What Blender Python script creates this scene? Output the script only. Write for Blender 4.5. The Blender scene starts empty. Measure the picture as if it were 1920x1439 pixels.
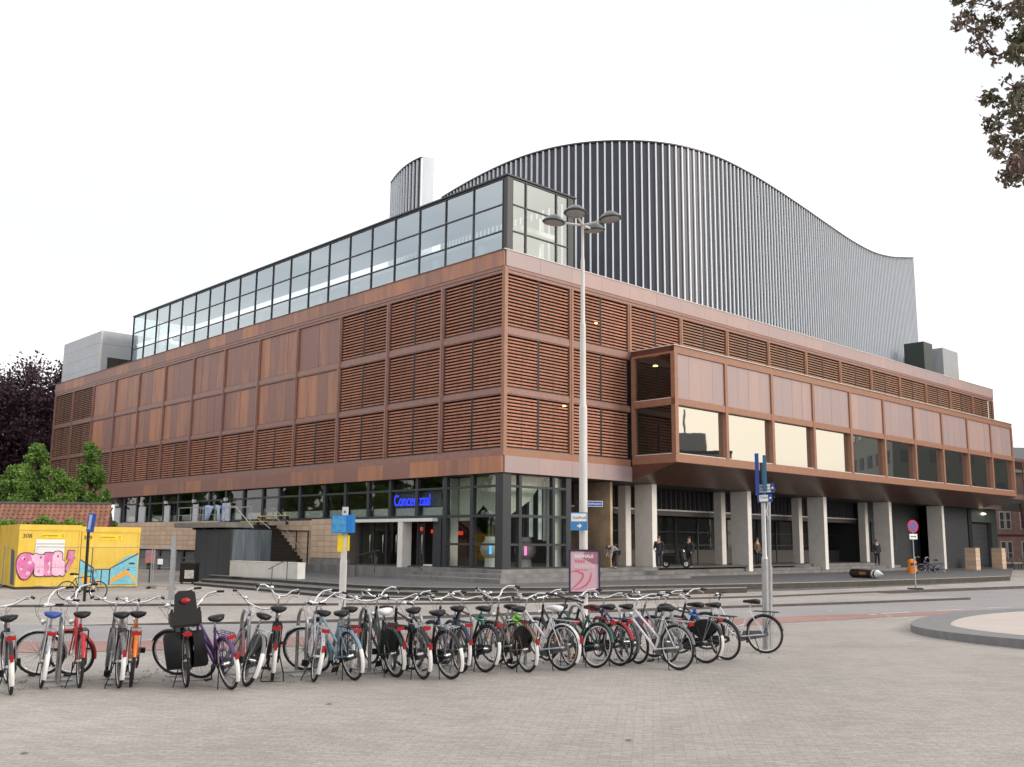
import bpy, math, random
from mathutils import Vector, Matrix
random.seed(7)
R = math.radians
sc = bpy.context.scene
COL = sc.collection

# ------------------------------------------------------------------ camera
F, PITCH, ROLL, YAW, CAMZ = 1840.2, 0.1606, 0.0089, 0.7617, 1.95
cam_d = bpy.data.cameras.new('camera'); cam = bpy.data.objects.new('camera', cam_d); COL.objects.link(cam)
cam_d.sensor_width = 36.0; cam_d.lens = F/1920*36; cam_d.clip_start = 0.1; cam_d.clip_end = 3000
cam.matrix_world = (Matrix.Translation((0, 0, CAMZ)) @ Matrix.Rotation(PITCH, 4, 'X') @ Matrix.Rotation(R(90), 4, 'X') @ Matrix.Rotation(ROLL, 4, 'Z'))
sc.camera = cam

# ------------------------------------------------------------------ sky and light
w = bpy.data.worlds.new('World'); sc.world = w; w.use_nodes = True
nt = w.node_tree; nt.nodes.clear()
out = nt.nodes.new('ShaderNodeOutputWorld'); bg = nt.nodes.new('ShaderNodeBackground')
sky = nt.nodes.new('ShaderNodeTexSky'); sky.sky_type = 'NISHITA'; sky.sun_disc = False
SUN_AZ = R(112); SUN_EL = R(24)          # azimuth measured from +Y towards +X
sky.sun_elevation = SUN_EL; sky.sun_rotation = SUN_AZ; sky.air_density = 1.0; sky.dust_density = 6.0; sky.ozone_density = 0.6
tc = nt.nodes.new('ShaderNodeTexCoord'); mp = nt.nodes.new('ShaderNodeMapping'); mp.inputs['Scale'].default_value = (1, 1, 3.2)
nz = nt.nodes.new('ShaderNodeTexNoise'); nz.inputs['Scale'].default_value = 2.1; nz.inputs['Detail'].default_value = 5
rp = nt.nodes.new('ShaderNodeValToRGB'); e = rp.color_ramp.elements
e[0].position = .40; e[0].color = (9.8, 9.9, 10.3, 1); e[1].position = .62; e[1].color = (14.8, 14.3, 13.9, 1)
mx = nt.nodes.new('ShaderNodeMix'); mx.data_type = 'RGBA'; mx.inputs[0].default_value = .86
nt.links.new(tc.outputs['Generated'], mp.inputs[0]); nt.links.new(mp.outputs[0], nz.inputs[0]); nt.links.new(nz.outputs[0], rp.inputs[0])
nt.links.new(sky.outputs[0], mx.inputs[6]); nt.links.new(rp.outputs[0], mx.inputs[7])
dp = nt.nodes.new('ShaderNodeVectorMath'); dp.operation = 'DOT_PRODUCT'; dp.inputs[1].default_value = (math.sin(R(82)), math.cos(R(82)), .12)
gr = nt.nodes.new('ShaderNodeMapRange'); gr.interpolation_type = 'SMOOTHSTEP'; gr.inputs[1].default_value = .93; gr.inputs[2].default_value = 1.0
wm = nt.nodes.new('ShaderNodeMix'); wm.data_type = 'RGBA'; wm.blend_type = 'MULTIPLY'; wm.inputs[7].default_value = (1.0, .92, .78, 1)
nt.links.new(tc.outputs['Generated'], dp.inputs[0]); nt.links.new(dp.outputs['Value'], gr.inputs[0]); nt.links.new(gr.outputs[0], wm.inputs[0]); nt.links.new(mx.outputs[2], wm.inputs[6])
nt.links.new(wm.outputs[2], bg.inputs[0]); nt.links.new(bg.outputs[0], out.inputs[0]); bg.inputs[1].default_value = 0.115
sd = bpy.data.lights.new('sun', 'SUN'); sd.energy = 1.9; sd.angle = R(18); sd.color = (1, .93, .84)
so = bpy.data.objects.new('sun', sd); COL.objects.link(so)
sdir = Vector((math.sin(SUN_AZ)*math.cos(SUN_EL), math.cos(SUN_AZ)*math.cos(SUN_EL), math.sin(SUN_EL)))
so.rotation_euler = sdir.to_track_quat('Z', 'Y').to_euler()
vs = sc.view_settings; vs.view_transform = 'Standard'; vs.look = 'None'; vs.exposure = 0.0; vs.gamma = 1.0; vs.use_curve_mapping = False
sc.render.engine = 'CYCLES'
sc.cycles.max_bounces = 8; sc.cycles.transparent_max_bounces = 16

# ------------------------------------------------------------------ surveying helpers: a sight line meets a real plane of the place
CX, CY = -0.41, 50.72
RV = Vector((math.cos(YAW), math.sin(YAW))); LV = Vector((-math.sin(YAW), math.cos(YAW)))
B = 5.14                                   # bay width of both facades
def ray(u, v):
    X = (u-960)/F; Z2 = -(v-719.5)/F
    x = X*math.cos(ROLL)-Z2*math.sin(ROLL); Zc = X*math.sin(ROLL)+Z2*math.cos(ROLL)
    c, s = math.cos(PITCH), math.sin(PITCH)
    return Vector((x, c-Zc*s, s+Zc*c))
def w2l(p): d = Vector((p[0]-CX, p[1]-CY)); return Vector((d.dot(RV), d.dot(LV), p[2]))
def l2w(x, y, z=0): q = RV*x+LV*y; return Vector((CX+q.x, CY+q.y, z))
OL = w2l((0, 0, CAMZ))
def LH(u, v, ax, c):
    d = ray(u, v); D = Vector((d.xy.dot(RV), d.xy.dot(LV), d.z)); t = (c-OL[ax])/D[ax]; return OL+D*t
def PY(u, v, y):
    d = ray(u, v); return Vector((0, 0, CAMZ))+d*(y/d.y)
def PZ(u, v, z):
    d = ray(u, v); return Vector((0, 0, CAMZ))+d*((z-CAMZ)/d.z)
def G(y): return 0.0 if y < 16 else (-.6 if y > 31 else -.04*(y-16))
def PG(u, v):
    d = ray(u, v); t = 3.0
    while t < 150:
        if CAMZ+t*d.z <= G(t*d.y): break
        t += .02
    return Vector((t*d.x, t*d.y, G(t*d.y)))

# ------------------------------------------------------------------ materials
MATS = {}
def mat(name, col, rough=.6, metal=0., var=.12, scale=6., bump=0., spec=.5, col2=None, rnd=0., stretch=(1, 1, 1), emit=None, coat=0.):
    if name in MATS: return MATS[name]
    m = bpy.data.materials.new(name); m.use_nodes = True; n = m.node_tree; p = n.nodes['Principled BSDF']
    p.inputs['Roughness'].default_value = rough; p.inputs['Metallic'].default_value = metal
    p.inputs['Specular IOR Level'].default_value = spec; p.inputs['Coat Weight'].default_value = coat
    t = n.nodes.new('ShaderNodeTexCoord'); mpn = n.nodes.new('ShaderNodeMapping'); mpn.inputs['Scale'].default_value = stretch
    no = n.nodes.new('ShaderNodeTexNoise'); no.inputs['Scale'].default_value = scale; no.inputs['Detail'].default_value = 6; no.inputs['Roughness'].default_value = .62
    n.links.new(t.outputs['Object'], mpn.inputs[0]); n.links.new(mpn.outputs[0], no.inputs[0])
    r = n.nodes.new('ShaderNodeValToRGB'); e = r.color_ramp.elements
    a = tuple(c*(1-var) for c in col); b = tuple(min(1, c*(1+var)) for c in col) if col2 is None else col2
    e[0].position = .3; e[0].color = (*a, 1); e[1].position = .7; e[1].color = (*b, 1)
    n.links.new(no.outputs[0], r.inputs[0]); src = r.outputs[0]
    if rnd:
        oi = n.nodes.new('ShaderNodeObjectInfo'); h = n.nodes.new('ShaderNodeHueSaturation')
        mr = n.nodes.new('ShaderNodeMapRange'); mr.inputs[3].default_value = 1-rnd; mr.inputs[4].default_value = 1+rnd
        n.links.new(oi.outputs['Random'], mr.inputs[0]); n.links.new(mr.outputs[0], h.inputs['Value']); n.links.new(src, h.inputs['Color']); src = h.outputs[0]
    n.links.new(src, p.inputs['Base Color'])
    if bump:
        bn = n.nodes.new('ShaderNodeBump'); bn.inputs['Strength'].default_value = bump; bn.inputs['Distance'].default_value = .02
        n.links.new(no.outputs[0], bn.inputs['Height']); n.links.new(bn.outputs[0], p.inputs['Normal'])
    if emit:
        p.inputs['Emission Color'].default_value = (*emit[0], 1); p.inputs['Emission Strength'].default_value = emit[1]
    MATS[name] = m; return m

def corten(name, a, b, rough=.5):
    """weathered steel: rust tone drifts from sheet to sheet and in vertical run-off streaks"""
    m = bpy.data.materials.new(name); m.use_nodes = True; n = m.node_tree; p = n.nodes['Principled BSDF']
    p.inputs['Roughness'].default_value = rough; p.inputs['Specular IOR Level'].default_value = .6
    t = n.nodes.new('ShaderNodeTexCoord'); mp_ = n.nodes.new('ShaderNodeMapping'); mp_.inputs['Scale'].default_value = (2.2, 2.2, .35)
    n1 = n.nodes.new('ShaderNodeTexNoise'); n1.inputs['Scale'].default_value = .9; n1.inputs['Detail'].default_value = 6
    n2 = n.nodes.new('ShaderNodeTexNoise'); n2.inputs['Scale'].default_value = 26; n2.inputs['Detail'].default_value = 4
    n.links.new(t.outputs['Object'], mp_.inputs[0]); n.links.new(mp_.outputs[0], n1.inputs[0]); n.links.new(t.outputs['Object'], n2.inputs[0])
    oi = n.nodes.new('ShaderNodeObjectInfo')
    ad = n.nodes.new('ShaderNodeMath'); ad.operation = 'MULTIPLY_ADD'; ad.inputs[1].default_value = .55
    n.links.new(oi.outputs['Random'], ad.inputs[0]); n.links.new(n1.outputs[0], ad.inputs[2])
    ad2 = n.nodes.new('ShaderNodeMath'); ad2.operation = 'MULTIPLY_ADD'; ad2.inputs[1].default_value = .25; n.links.new(n2.outputs[0], ad2.inputs[0]); n.links.new(ad.outputs[0], ad2.inputs[2])
    r = n.nodes.new('ShaderNodeValToRGB'); e = r.color_ramp.elements; e[0].position = .55; e[0].color = (*a, 1); e[1].position = 1.15 if False else 1.0; e[1].color = (*b, 1)
    n.links.new(ad2.outputs[0], r.inputs[0]); n.links.new(r.outputs[0], p.inputs['Base Color'])
    MATS[name] = m; return m
M_COR = corten('rusty_sheet_steel', (.47, .205, .105), (.26, .13, .105))
M_CORP = corten('sky_paled_rusty_sheet_steel', (.42, .285, .255), (.35, .265, .26), .42)  # right facade's copy: sky reflection put into a paler, pinker colour
M_FRAME = mat('rust_brown_frame', (.28, .15, .12), .42, var=.14, scale=3)
M_FRAMEO = mat('orange_brown_frame', (.31, .155, .098), .45, var=.12, scale=3)
M_SLAT = mat('terracotta_slat', (.58, .275, .185), .55, var=.2, scale=2.5, rnd=.12)
M_SLATB = mat('umber_slat', (.42, .24, .16), .55, var=.16, scale=2.5, rnd=.08)
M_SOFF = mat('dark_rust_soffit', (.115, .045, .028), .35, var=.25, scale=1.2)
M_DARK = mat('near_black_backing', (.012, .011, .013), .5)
M_DSTEEL = mat('dark_grey_steel', (.035, .038, .045), .4)
M_COPE = mat('pale_coping_metal', (.62, .60, .58), .35, var=.05)
M_FIN = mat('light_grey_metal_fin', (.74, .79, .84), .45, var=.10, scale=.8, stretch=(1, 1, .2))
M_HALL = mat('slate_blue_wall_sheet', (.032, .034, .050), .42, var=.15, scale=1)
M_PILL = mat('off_white_concrete', (.78, .75, .70), .7, var=.07, scale=2, bump=.1)
M_CONC = mat('weathered_concrete', (.22, .21, .195), .85, var=.25, scale=2.2, bump=.3)
M_TERR = mat('dark_stone_terrace', (.115, .115, .122), .7, var=.22, scale=.8, bump=.2)
M_STEP = mat('bluestone_step', (.19, .185, .18), .75, var=.3, scale=1.5, bump=.2, stretch=(1, 1, .3))
M_RISER = mat('dark_step_riser', (.060, .054, .044), .85, var=.3, scale=3)  # darker than the treads; for riser faces and stair edges
M_STONE = mat('sand_stone_tile', (.60, .44, .31), .75, var=.10, scale=3, rnd=.10)
M_ALU = mat('galvanised_steel', (.42, .43, .44), .4, .6, var=.12, scale=8)
M_CHROME = mat('scuffed_chrome', (.80, .80, .81), .25, .85, var=.12, scale=20)
M_RUB = mat('black_rubber', (.018, .017, .017), .75)
M_BLK = mat('black_plastic', (.010, .010, .011), .45, spec=.35)
M_WHT = mat('white_paint', (.78, .78, .77), .4, var=.05)
M_RED = mat('red_reflector', (.33, .008, .010), .25)
M_ORG = mat('orange_reflector', (.8, .25, .02), .25)
M_FLOOR = mat('interior_floor', (.10, .095, .09), .4)
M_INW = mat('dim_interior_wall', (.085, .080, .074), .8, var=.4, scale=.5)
M_INL = mat('pale_interior_wall', (.62, .63, .62), .7, var=.05)

def glass(name, refl, tint, rough=.015, ior=1.5, gtint=(1, 1, 1)):
    m = bpy.data.materials.new(name); m.use_nodes = True; n = m.node_tree; n.nodes.clear()
    o = n.nodes.new('ShaderNodeOutputMaterial'); g = n.nodes.new('ShaderNodeBsdfGlossy'); tr = n.nodes.new('ShaderNodeBsdfTransparent'); mxs = n.nodes.new('ShaderNodeMixShader')
    g.inputs['Roughness'].default_value = rough; g.inputs['Color'].default_value = (*gtint, 1); tr.inputs['Color'].default_value = (*tint, 1)
    fr = n.nodes.new('ShaderNodeFresnel'); fr.inputs['IOR'].default_value = ior
    ma = n.nodes.new('ShaderNodeMath'); ma.operation = 'MULTIPLY_ADD'; ma.inputs[1].default_value = 1-refl; ma.inputs[2].default_value = refl; ma.use_clamp = True
    geo = n.nodes.new('ShaderNodeNewGeometry'); inv = n.nodes.new('ShaderNodeMath'); inv.operation = 'SUBTRACT'; inv.inputs[0].default_value = 1; mul = n.nodes.new('ShaderNodeMath'); mul.operation = 'MULTIPLY'
    n.links.new(geo.outputs['Backfacing'], inv.inputs[1]); n.links.new(fr.outputs[0], ma.inputs[0]); n.links.new(ma.outputs[0], mul.inputs[0]); n.links.new(inv.outputs[0], mul.inputs[1]); n.links.new(mul.outputs[0], mxs.inputs[0]); n.links.new(tr.outputs[0], mxs.inputs[1]); n.links.new(g.outputs[0], mxs.inputs[2])
    nz_ = n.nodes.new('ShaderNodeTexNoise'); nz_.inputs['Scale'].default_value = .5; tcn = n.nodes.new('ShaderNodeTexCoord'); n.links.new(tcn.outputs['Object'], nz_.inputs[0])
    bm_ = n.nodes.new('ShaderNodeBump'); bm_.inputs['Strength'].default_value = .10; bm_.inputs['Distance'].default_value = .02
    n.links.new(nz_.outputs[0], bm_.inputs['Height']); n.links.new(bm_.outputs[0], g.inputs['Normal'])
    n.links.new(mxs.outputs[0], o.inputs[0]); MATS[name] = m; return m
G_SKY = glass('pale_coated_glass', .42, (.92, .97, .97), gtint=(.80, .90, .95))
G_BAY = glass('mirror_coated_glass', .62, (.35, .37, .36), gtint=(.92, .93, .92))
G_DARK = glass('shopfront_glass', .04, (.90, .94, .92))

def ground_mat(name, c1, c2, bw, bh, mortar, rot=0., bump=.35, big=.18):
    m = bpy.data.materials.new(name); m.use_nodes = True; n = m.node_tree; p = n.nodes['Principled BSDF']; p.inputs['Roughness'].default_value = .85; p.inputs['Specular IOR Level'].default_value = .3
    t = n.nodes.new('ShaderNodeTexCoord'); mp_ = n.nodes.new('ShaderNodeMapping'); mp_.inputs['Rotation'].default_value = (0, 0, rot)
    br = n.nodes.new('ShaderNodeTexBrick'); br.inputs['Scale'].default_value = 1; br.inputs['Brick Width'].default_value = bw; br.inputs['Row Height'].default_value = bh
    br.inputs['Mortar Size'].default_value = mortar; br.inputs['Mortar Smooth'].default_value = .3; br.inputs['Bias'].default_value = -.1
    br.inputs['Color1'].default_value = (*c1, 1); br.inputs['Color2'].default_value = (*c2, 1); br.inputs['Mortar'].default_value = (c1[0]*.72, c1[1]*.72, c1[2]*.68, 1)
    n.links.new(t.outputs['Object'], mp_.inputs[0]); n.links.new(mp_.outputs[0], br.inputs[0])
    acc = br.outputs[0]
    for s, k in ((.22, big), (1.7, big*.35), (17., .16), (70., .30)):
        no = n.nodes.new('ShaderNodeTexNoise'); no.inputs['Scale'].default_value = s; no.inputs['Detail'].default_value = 5; n.links.new(t.outputs['Object'], no.inputs[0])
        mr = n.nodes.new('ShaderNodeMapRange'); mr.inputs[1].default_value = .25; mr.inputs[2].default_value = .75; mr.inputs[3].default_value = 1-k; mr.inputs[4].default_value = 1+k
        mu = n.nodes.new('ShaderNodeMix'); mu.data_type = 'RGBA'; mu.blend_type = 'MULTIPLY'; mu.inputs[0].default_value = 1
        n.links.new(no.outputs[0], mr.inputs[0]); n.links.new(acc, mu.inputs[6]); n.links.new(mr.outputs[0], mu.inputs[7]); acc = mu.outputs[2]
    n.links.new(acc, p.inputs['Base Color'])
    b_ = n.nodes.new('ShaderNodeBump'); b_.inputs['Strength'].default_value = bump; b_.inputs['Distance'].default_value = .01
    n.links.new(br.outputs[1], b_.inputs['Height']); b_.invert = True; n.links.new(b_.outputs[0], p.inputs['Normal'])
    MATS[name] = m; return m
M_PLAZA = ground_mat('beige_clinker_paving', (.385, .355, .330), (.310, .286, .266), .2, .068, .006, rot=R(8))
M_UPPER = ground_mat('grey_beige_paving', (.40, .37, .345), (.34, .32, .30), .3, .3, .006, rot=YAW)
M_ASPH = ground_mat('worn_asphalt', (.31, .30, .30), (.29, .285, .285), 4, 3, .0, big=.10)
M_LANE = ground_mat('red_cycle_lane', (.36, .215, .195), (.33, .20, .18), 4, 3, .0, big=.12)

# ------------------------------------------------------------------ mesh builder
class MB:
    def __init__(s): s.v = []; s.f = []; s.sm = []
    def add(s, vs_, fs_, smooth=False, M=None):
        o = len(s.v); s.v += [tuple(M @ Vector(p)) if M else tuple(p) for p in vs_]
        s.f += [tuple(i+o for i in f) for f in fs_]; s.sm += [smooth]*len(fs_); return s
    def box(s, x0, x1, y0, y1, z0, z1, M=None):
        if x0 > x1: x0, x1 = x1, x0
        if y0 > y1: y0, y1 = y1, y0
        if z0 > z1: z0, z1 = z1, z0
        return s.add([(x0, y0, z0), (x1, y0, z0), (x1, y1, z0), (x0, y1, z0), (x0, y0, z1), (x1, y0, z1), (x1, y1, z1), (x0, y1, z1)],
                     [(0, 3, 2, 1), (4, 5, 6, 7), (0, 1, 5, 4), (1, 2, 6, 5), (2, 3, 7, 6), (3, 0, 4, 7)], M=M)
    def tube(s, pts, r, n=8, M=None, closed=False, cap=True):
        pts = [Vector(p) for p in pts]; k = len(pts); rr = r if isinstance(r, (list, tuple)) else [r]*k
        vs_ = []; prev = None
        for i, p in enumerate(pts):
            if closed: d = pts[(i+1) % k]-pts[i-1]
            else: d = pts[min(i+1, k-1)]-pts[max(i-1, 0)]
            d.normalize()
            a = prev if prev is not None else (Vector((0, 0, 1)) if abs(d.z) < .9 else Vector((1, 0, 0)))
            x = (a-d*a.dot(d)); x.normalize(); prev = x; y = d.cross(x)
            vs_ += [p+(x*math.cos(t)+y*math.sin(t))*rr[i] for t in (2*math.pi*j/n for j in range(n))]
        fs_ = []
        for i in range(k if closed else k-1):
            a = i*n; b = ((i+1) % k)*n
            fs_ += [(a+j, a+(j+1) % n, b+(j+1) % n, b+j) for j in range(n)]
        s.add(vs_, fs_, True, M)
        if not closed and cap:
            s.add(vs_[:n], [tuple(range(n))[::-1]], False, M); s.add(vs_[-n:], [tuple(range(n))], False, M)
        return s
    def lathe(s, prof, n=20, M=None, smooth=True):
        vs_ = [(r*math.cos(2*math.pi*j/n), r*math.sin(2*math.pi*j/n), z) for r, z in prof for j in range(n)]
        fs_ = [(i*n+j, i*n+(j+1) % n, (i+1)*n+(j+1) % n, (i+1)*n+j) for i in range(len(prof)-1) for j in range(n)]
        s.add(vs_, fs_, smooth, M)
        for k_, fl in ((0, True), (len(prof)-1, False)):
            if prof[k_][0] > 1e-4: s.add(vs_[k_*n:k_*n+n], [tuple(range(n))[::-1] if fl else tuple(range(n))], False, M)
        return s
    def prism(s, poly, z0, z1, M=None):
        n = len(poly); ar = sum(poly[i][0]*poly[(i+1) % n][1]-poly[(i+1) % n][0]*poly[i][1] for i in range(n))
        if ar < 0: poly = poly[::-1]
        zz0 = z0 if callable(z0) else (lambda x, y: z0); zz1 = z1 if callable(z1) else (lambda x, y: z1)
        vs_ = [(p[0], p[1], zz0(*p[:2])) for p in poly]+[(p[0], p[1], zz1(*p[:2])) for p in poly]
        return s.add(vs_, [tuple(range(n))[::-1], tuple(range(n, 2*n))]+[(i, (i+1) % n, n+(i+1) % n, n+i) for i in range(n)], M=M)
    def build(s, name, m, parent=None, local=None):
        me = bpy.data.meshes.new(name); me.from_pydata(s.v, [], s.f); me.polygons.foreach_set('use_smooth', s.sm)
        me.update(); return link(name, me, m, parent, local)
def link(name, me, m=None, parent=None, M=None):
    if m and not me.materials: me.materials.append(m)
    o = bpy.data.objects.new(name, me); COL.objects.link(o)
    if parent: o.parent = parent
    if M is not None: o.matrix_basis = M
    if m and me.materials and me.materials[0] != m:
        o.material_slots[0].link = 'OBJECT'; o.material_slots[0].material = m
    return o
def bx(name, m, parent, x0, x1, y0, y1, z0, z1, M=None): return MB().box(x0, x1, y0, y1, z0, z1, M).build(name, m, parent)
def tag(o, label=None, cat=None, group=None, kind=None):
    if label: o['label'] = label
    if cat: o['category'] = cat
    if group: o['group'] = group
    if kind: o['kind'] = kind
    return o
def thing(name, label, cat, loc=(0, 0, 0), rz=0., group=None):
    o = bpy.data.objects.new(name, None); COL.objects.link(o); o.empty_display_size = .2
    o.location = loc; o.rotation_euler = (0, 0, rz); return tag(o, label, cat, group)
def text(body, size, m, parent, M, name='lettering', depth=.004, align='LEFT', bold=0., xs=1.):
    cu = bpy.data.curves.new(name, 'FONT'); cu.body = body; cu.size = size; cu.extrude = depth; cu.offset = bold; cu.align_x = align
    tmp = bpy.data.objects.new('tmp', cu); COL.objects.link(tmp)
    dg = bpy.context.evaluated_depsgraph_get(); me = bpy.data.meshes.new_from_object(tmp.evaluated_get(dg))
    bpy.data.objects.remove(tmp); bpy.data.curves.remove(cu)
    if xs != 1.: me.transform(Matrix.Diagonal((xs, 1, 1, 1)))
    me.materials.clear(); me.name = name
    return link(name, me, m, parent, M)
TXT_XZ = Matrix.Rotation(R(90), 4, 'X')     # lettering upright, facing -Y

# ================================================================== GROUND
def S(name, mb, m): o = mb.build(name, m); o['kind'] = 'structure'; return o
xs = [-900, -300, -120, -60, -40]+[i*2. for i in range(-18, 24)]+[60, 120, 300, 900]
ys = [-600, -200, -60, -20, 0, 8, 12, 15, 16, 17, 19, 22, 25, 28, 30, 31, 32, 40, 60, 100, 200, 500, 1500]
mb = MB(); nx = len(xs)
mb.add([(x, y, G(y)) for y in ys for x in xs], [(j*nx+i, j*nx+i+1, (j+1)*nx+i+1, (j+1)*nx+i) for j in range(len(ys)-1) for i in range(nx-1)])
S('plaza_paving', mb, M_PLAZA)

def drape(name, low, high, m, off=.004, n=60):
    """a strip laid on the ground between two lines (each a list of world points, left to right)"""
    def at(line, t):
        L_ = [0]
        for a, b in zip(line, line[1:]): L_.append(L_[-1]+(b.xy-a.xy).length)
        d = t*L_[-1]
        for i in range(len(line)-1):
            if d <= L_[i+1] or i == len(line)-2:
                k = (d-L_[i])/max(1e-6, L_[i+1]-L_[i]); return line[i].lerp(line[i+1], k)
    mb = MB(); vs_ = []; rows = 8
    for i in range(n+1):
        a, b = at(low, i/n), at(high, i/n)
        for r_ in range(rows+1):
            p = a.lerp(b, r_/rows); vs_.append((p.x, p.y, G(p.y)+off))
    k = rows+1
    mb.add(vs_, [(i*k+r_, (i+1)*k+r_, (i+1)*k+r_+1, i*k+r_+1) for i in range(n) for r_ in range(rows)])
    return S(name, mb, m)
def ext(line, a=40, b=60):
    d0 = (line[0]-line[1]).normalized(); d1 = (line[-1]-line[-2]).normalized()
    return [line[0]+d0*a]+line+[line[-1]+d1*b]
redlow = ext([PG(0, 1225), PG(300, 1221), PG(700, 1207), PG(1100, 1187), PG(1467, 1168.5), PG(1713, 1155), PG(1920, 1148)])
redhigh = ext([PG(0, 1205), PG(300, 1203), PG(700, 1190), PG(1100, 1173), PG(1453, 1157), PG(1713, 1149), PG(1920, 1142)])
Bl = ext([PG(0, 1175), PG(300, 1172.5), PG(581, 1170), PG(810, 1160.5), PG(1030, 1152.5), PG(1417, 1139.5), PG(1633, 1132), PG(1815, 1125)], 40, .2)
Al = ext([PG(0, 1143.6), PG(290, 1141), PG(587, 1140), PG(847, 1138), PG(1226, 1129.5), PG(1450, 1123.5), PG(1633, 1115), PG(1920, 1104)])
drape('asphalt_road', redlow, [p+Vector((0, .5, 0)) for p in Al], M_ASPH, .004)
drape('red_cycle_lane', redlow, redhigh, M_LANE, .008)
# painted lane dashes
dm = mat('road_paint', (.72, .72, .70), .6, var=.12, scale=9)
def dash(u0, v0, u1, v1, wd=.12):
    a, b = PG(u0, v0), PG(u1, v1); d = (b-a); d.z = 0; d.normalize(); n_ = Vector((-d.y, d.x, 0))*wd/2
    mb = MB(); pts = []
    for i in range(7):
        p = a.lerp(b, i/6); pts.append((p-n_, p+n_))
    mb.add([(q.x, q.y, G(q.y)+.013) for pr in pts for q in pr], [(2*i, 2*i+2, 2*i+3, 2*i+1) for i in range(6)])
    return S('lane_marking', mb, dm)
for a in ((1652, 1151.5, 1707, 1149), (1757, 1146, 1806, 1143.5), (1850, 1141, 1897, 1139), (275, 1201.5, 300, 1201.3), (120, 1202, 160, 1202), (190, 1202, 232, 1201.8), (800, 1183, 860, 1180), (1000, 1174.5, 1060, 1172)): dash(*a)
for a in ((1630, 1153.5, 1644, 1153.2), (1662, 1156, 1673, 1156.8), (1694, 1159, 1700, 1159.8), (1551, 1146.5, 1560, 1147.5), (1815, 1124, 1855, 1124.5), (238, 1146.5, 289, 1147.5)): dash(*a, wd=.15)
# platform between the kerbs, upper pavement
kerbm = mat('dark_kerb_stone', (.085, .075, .072), .8, var=.25, scale=2)
pl = MB(); pl.prism([(p.x, p.y) for p in Bl]+[(p.x, p.y+.6) for p in Al[::-1] if p.x < 24], -.7, -.52); S('tram_stop_platform', pl, M_UPPER)
def zu(x, y, d=0): return -.45+.27*max(0, min(1, (x-3)/22.))*max(0, min(1, d/9.))
up = MB()
lines = [[(p.x, p.y) for p in Al]]
n = 70
def atx(line, t): return line[0].lerp(line[-1], t)
front = []
for i in range(len(Al)-1):
    for k in range(8): front.append(Al[i].lerp(Al[i+1], k/8))
front.append(Al[-1])
rows = [0, .6, 3, 8, 20, 60, 200]
vs_ = []
for p in front:
    vs_.append((p.x, p.y, -.7))
    for d in rows: q = p+Vector((-.36, .93, 0))*d; vs_.append((q.x, q.y, zu(q.x, q.y, d)))
k = len(rows)+1
up.add(vs_, [(i*k+j, (i+1)*k+j, (i+1)*k+j+1, i*k+j+1) for i in range(len(front)-1) for j in range(k-1)])
S('upper_pavement', up, M_UPPER)
def kerb(name, line, z0, ztop, wd=.16, flip=False):
    mb = MB(); vs_ = []
    for p in line:
        zt = ztop(p.x, p.y) if callable(ztop) else ztop
        vs_ += [(p.x, p.y-.01, z0), (p.x, p.y-.01, zt+.006), (p.x-.05, p.y+wd, zt+.006)]
    mb.add(vs_, [f for i in range(len(line)-1) for f in ((3*i, 3*i+3, 3*i+4, 3*i+1), (3*i+1, 3*i+4, 3*i+5, 3*i+2))])
    return S(name, mb, kerbm)
kerb('platform_kerb', Bl, -.7, -.51)
kerb('upper_kerb', front, -.7, zu)

# terrace and its steps (structure); local coordinates of the building are used for the inner plinth
def edge(px, z): return [PZ(u, v, z) for u, v in px]
back = [l2w(75, 6), l2w(75, 40), l2w(8, 60), l2w(-8, 40)]
t1 = edge([(392, 1078), (515, 1086), (620, 1093.3), (700, 1098), (800, 1101), (940, 1101.5), (1060, 1101), (1168, 1098), (1280, 1096.5), (1400, 1094.5), (1540, 1091.5), (1660, 1088), (1790, 1084), (1893, 1080)], 0)
t2 = edge([(378, 1086), (515, 1095.5), (620, 1103.5), (700, 1108), (800, 1110.5), (940, 1111), (1060, 1110), (1168, 1107), (1280, 1104), (1400, 1101.5)], -.153)
t3 = edge([(363, 1092.5), (513, 1105), (620, 1114.5), (700, 1118), (800, 1120.5), (940, 1121), (1060, 1119.5), (1168, 1116), (1280, 1112)], -.306)
def smooth(line, it=2):
    for _ in range(it):
        o = [line[0]]
        for a, b in zip(line, line[1:]): o += [a.lerp(b, .25), a.lerp(b, .75)]
        line = o+[line[-1]]
    return line
t1, t2, t3 = smooth(t1), smooth(t2), smooth(t3)
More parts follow.
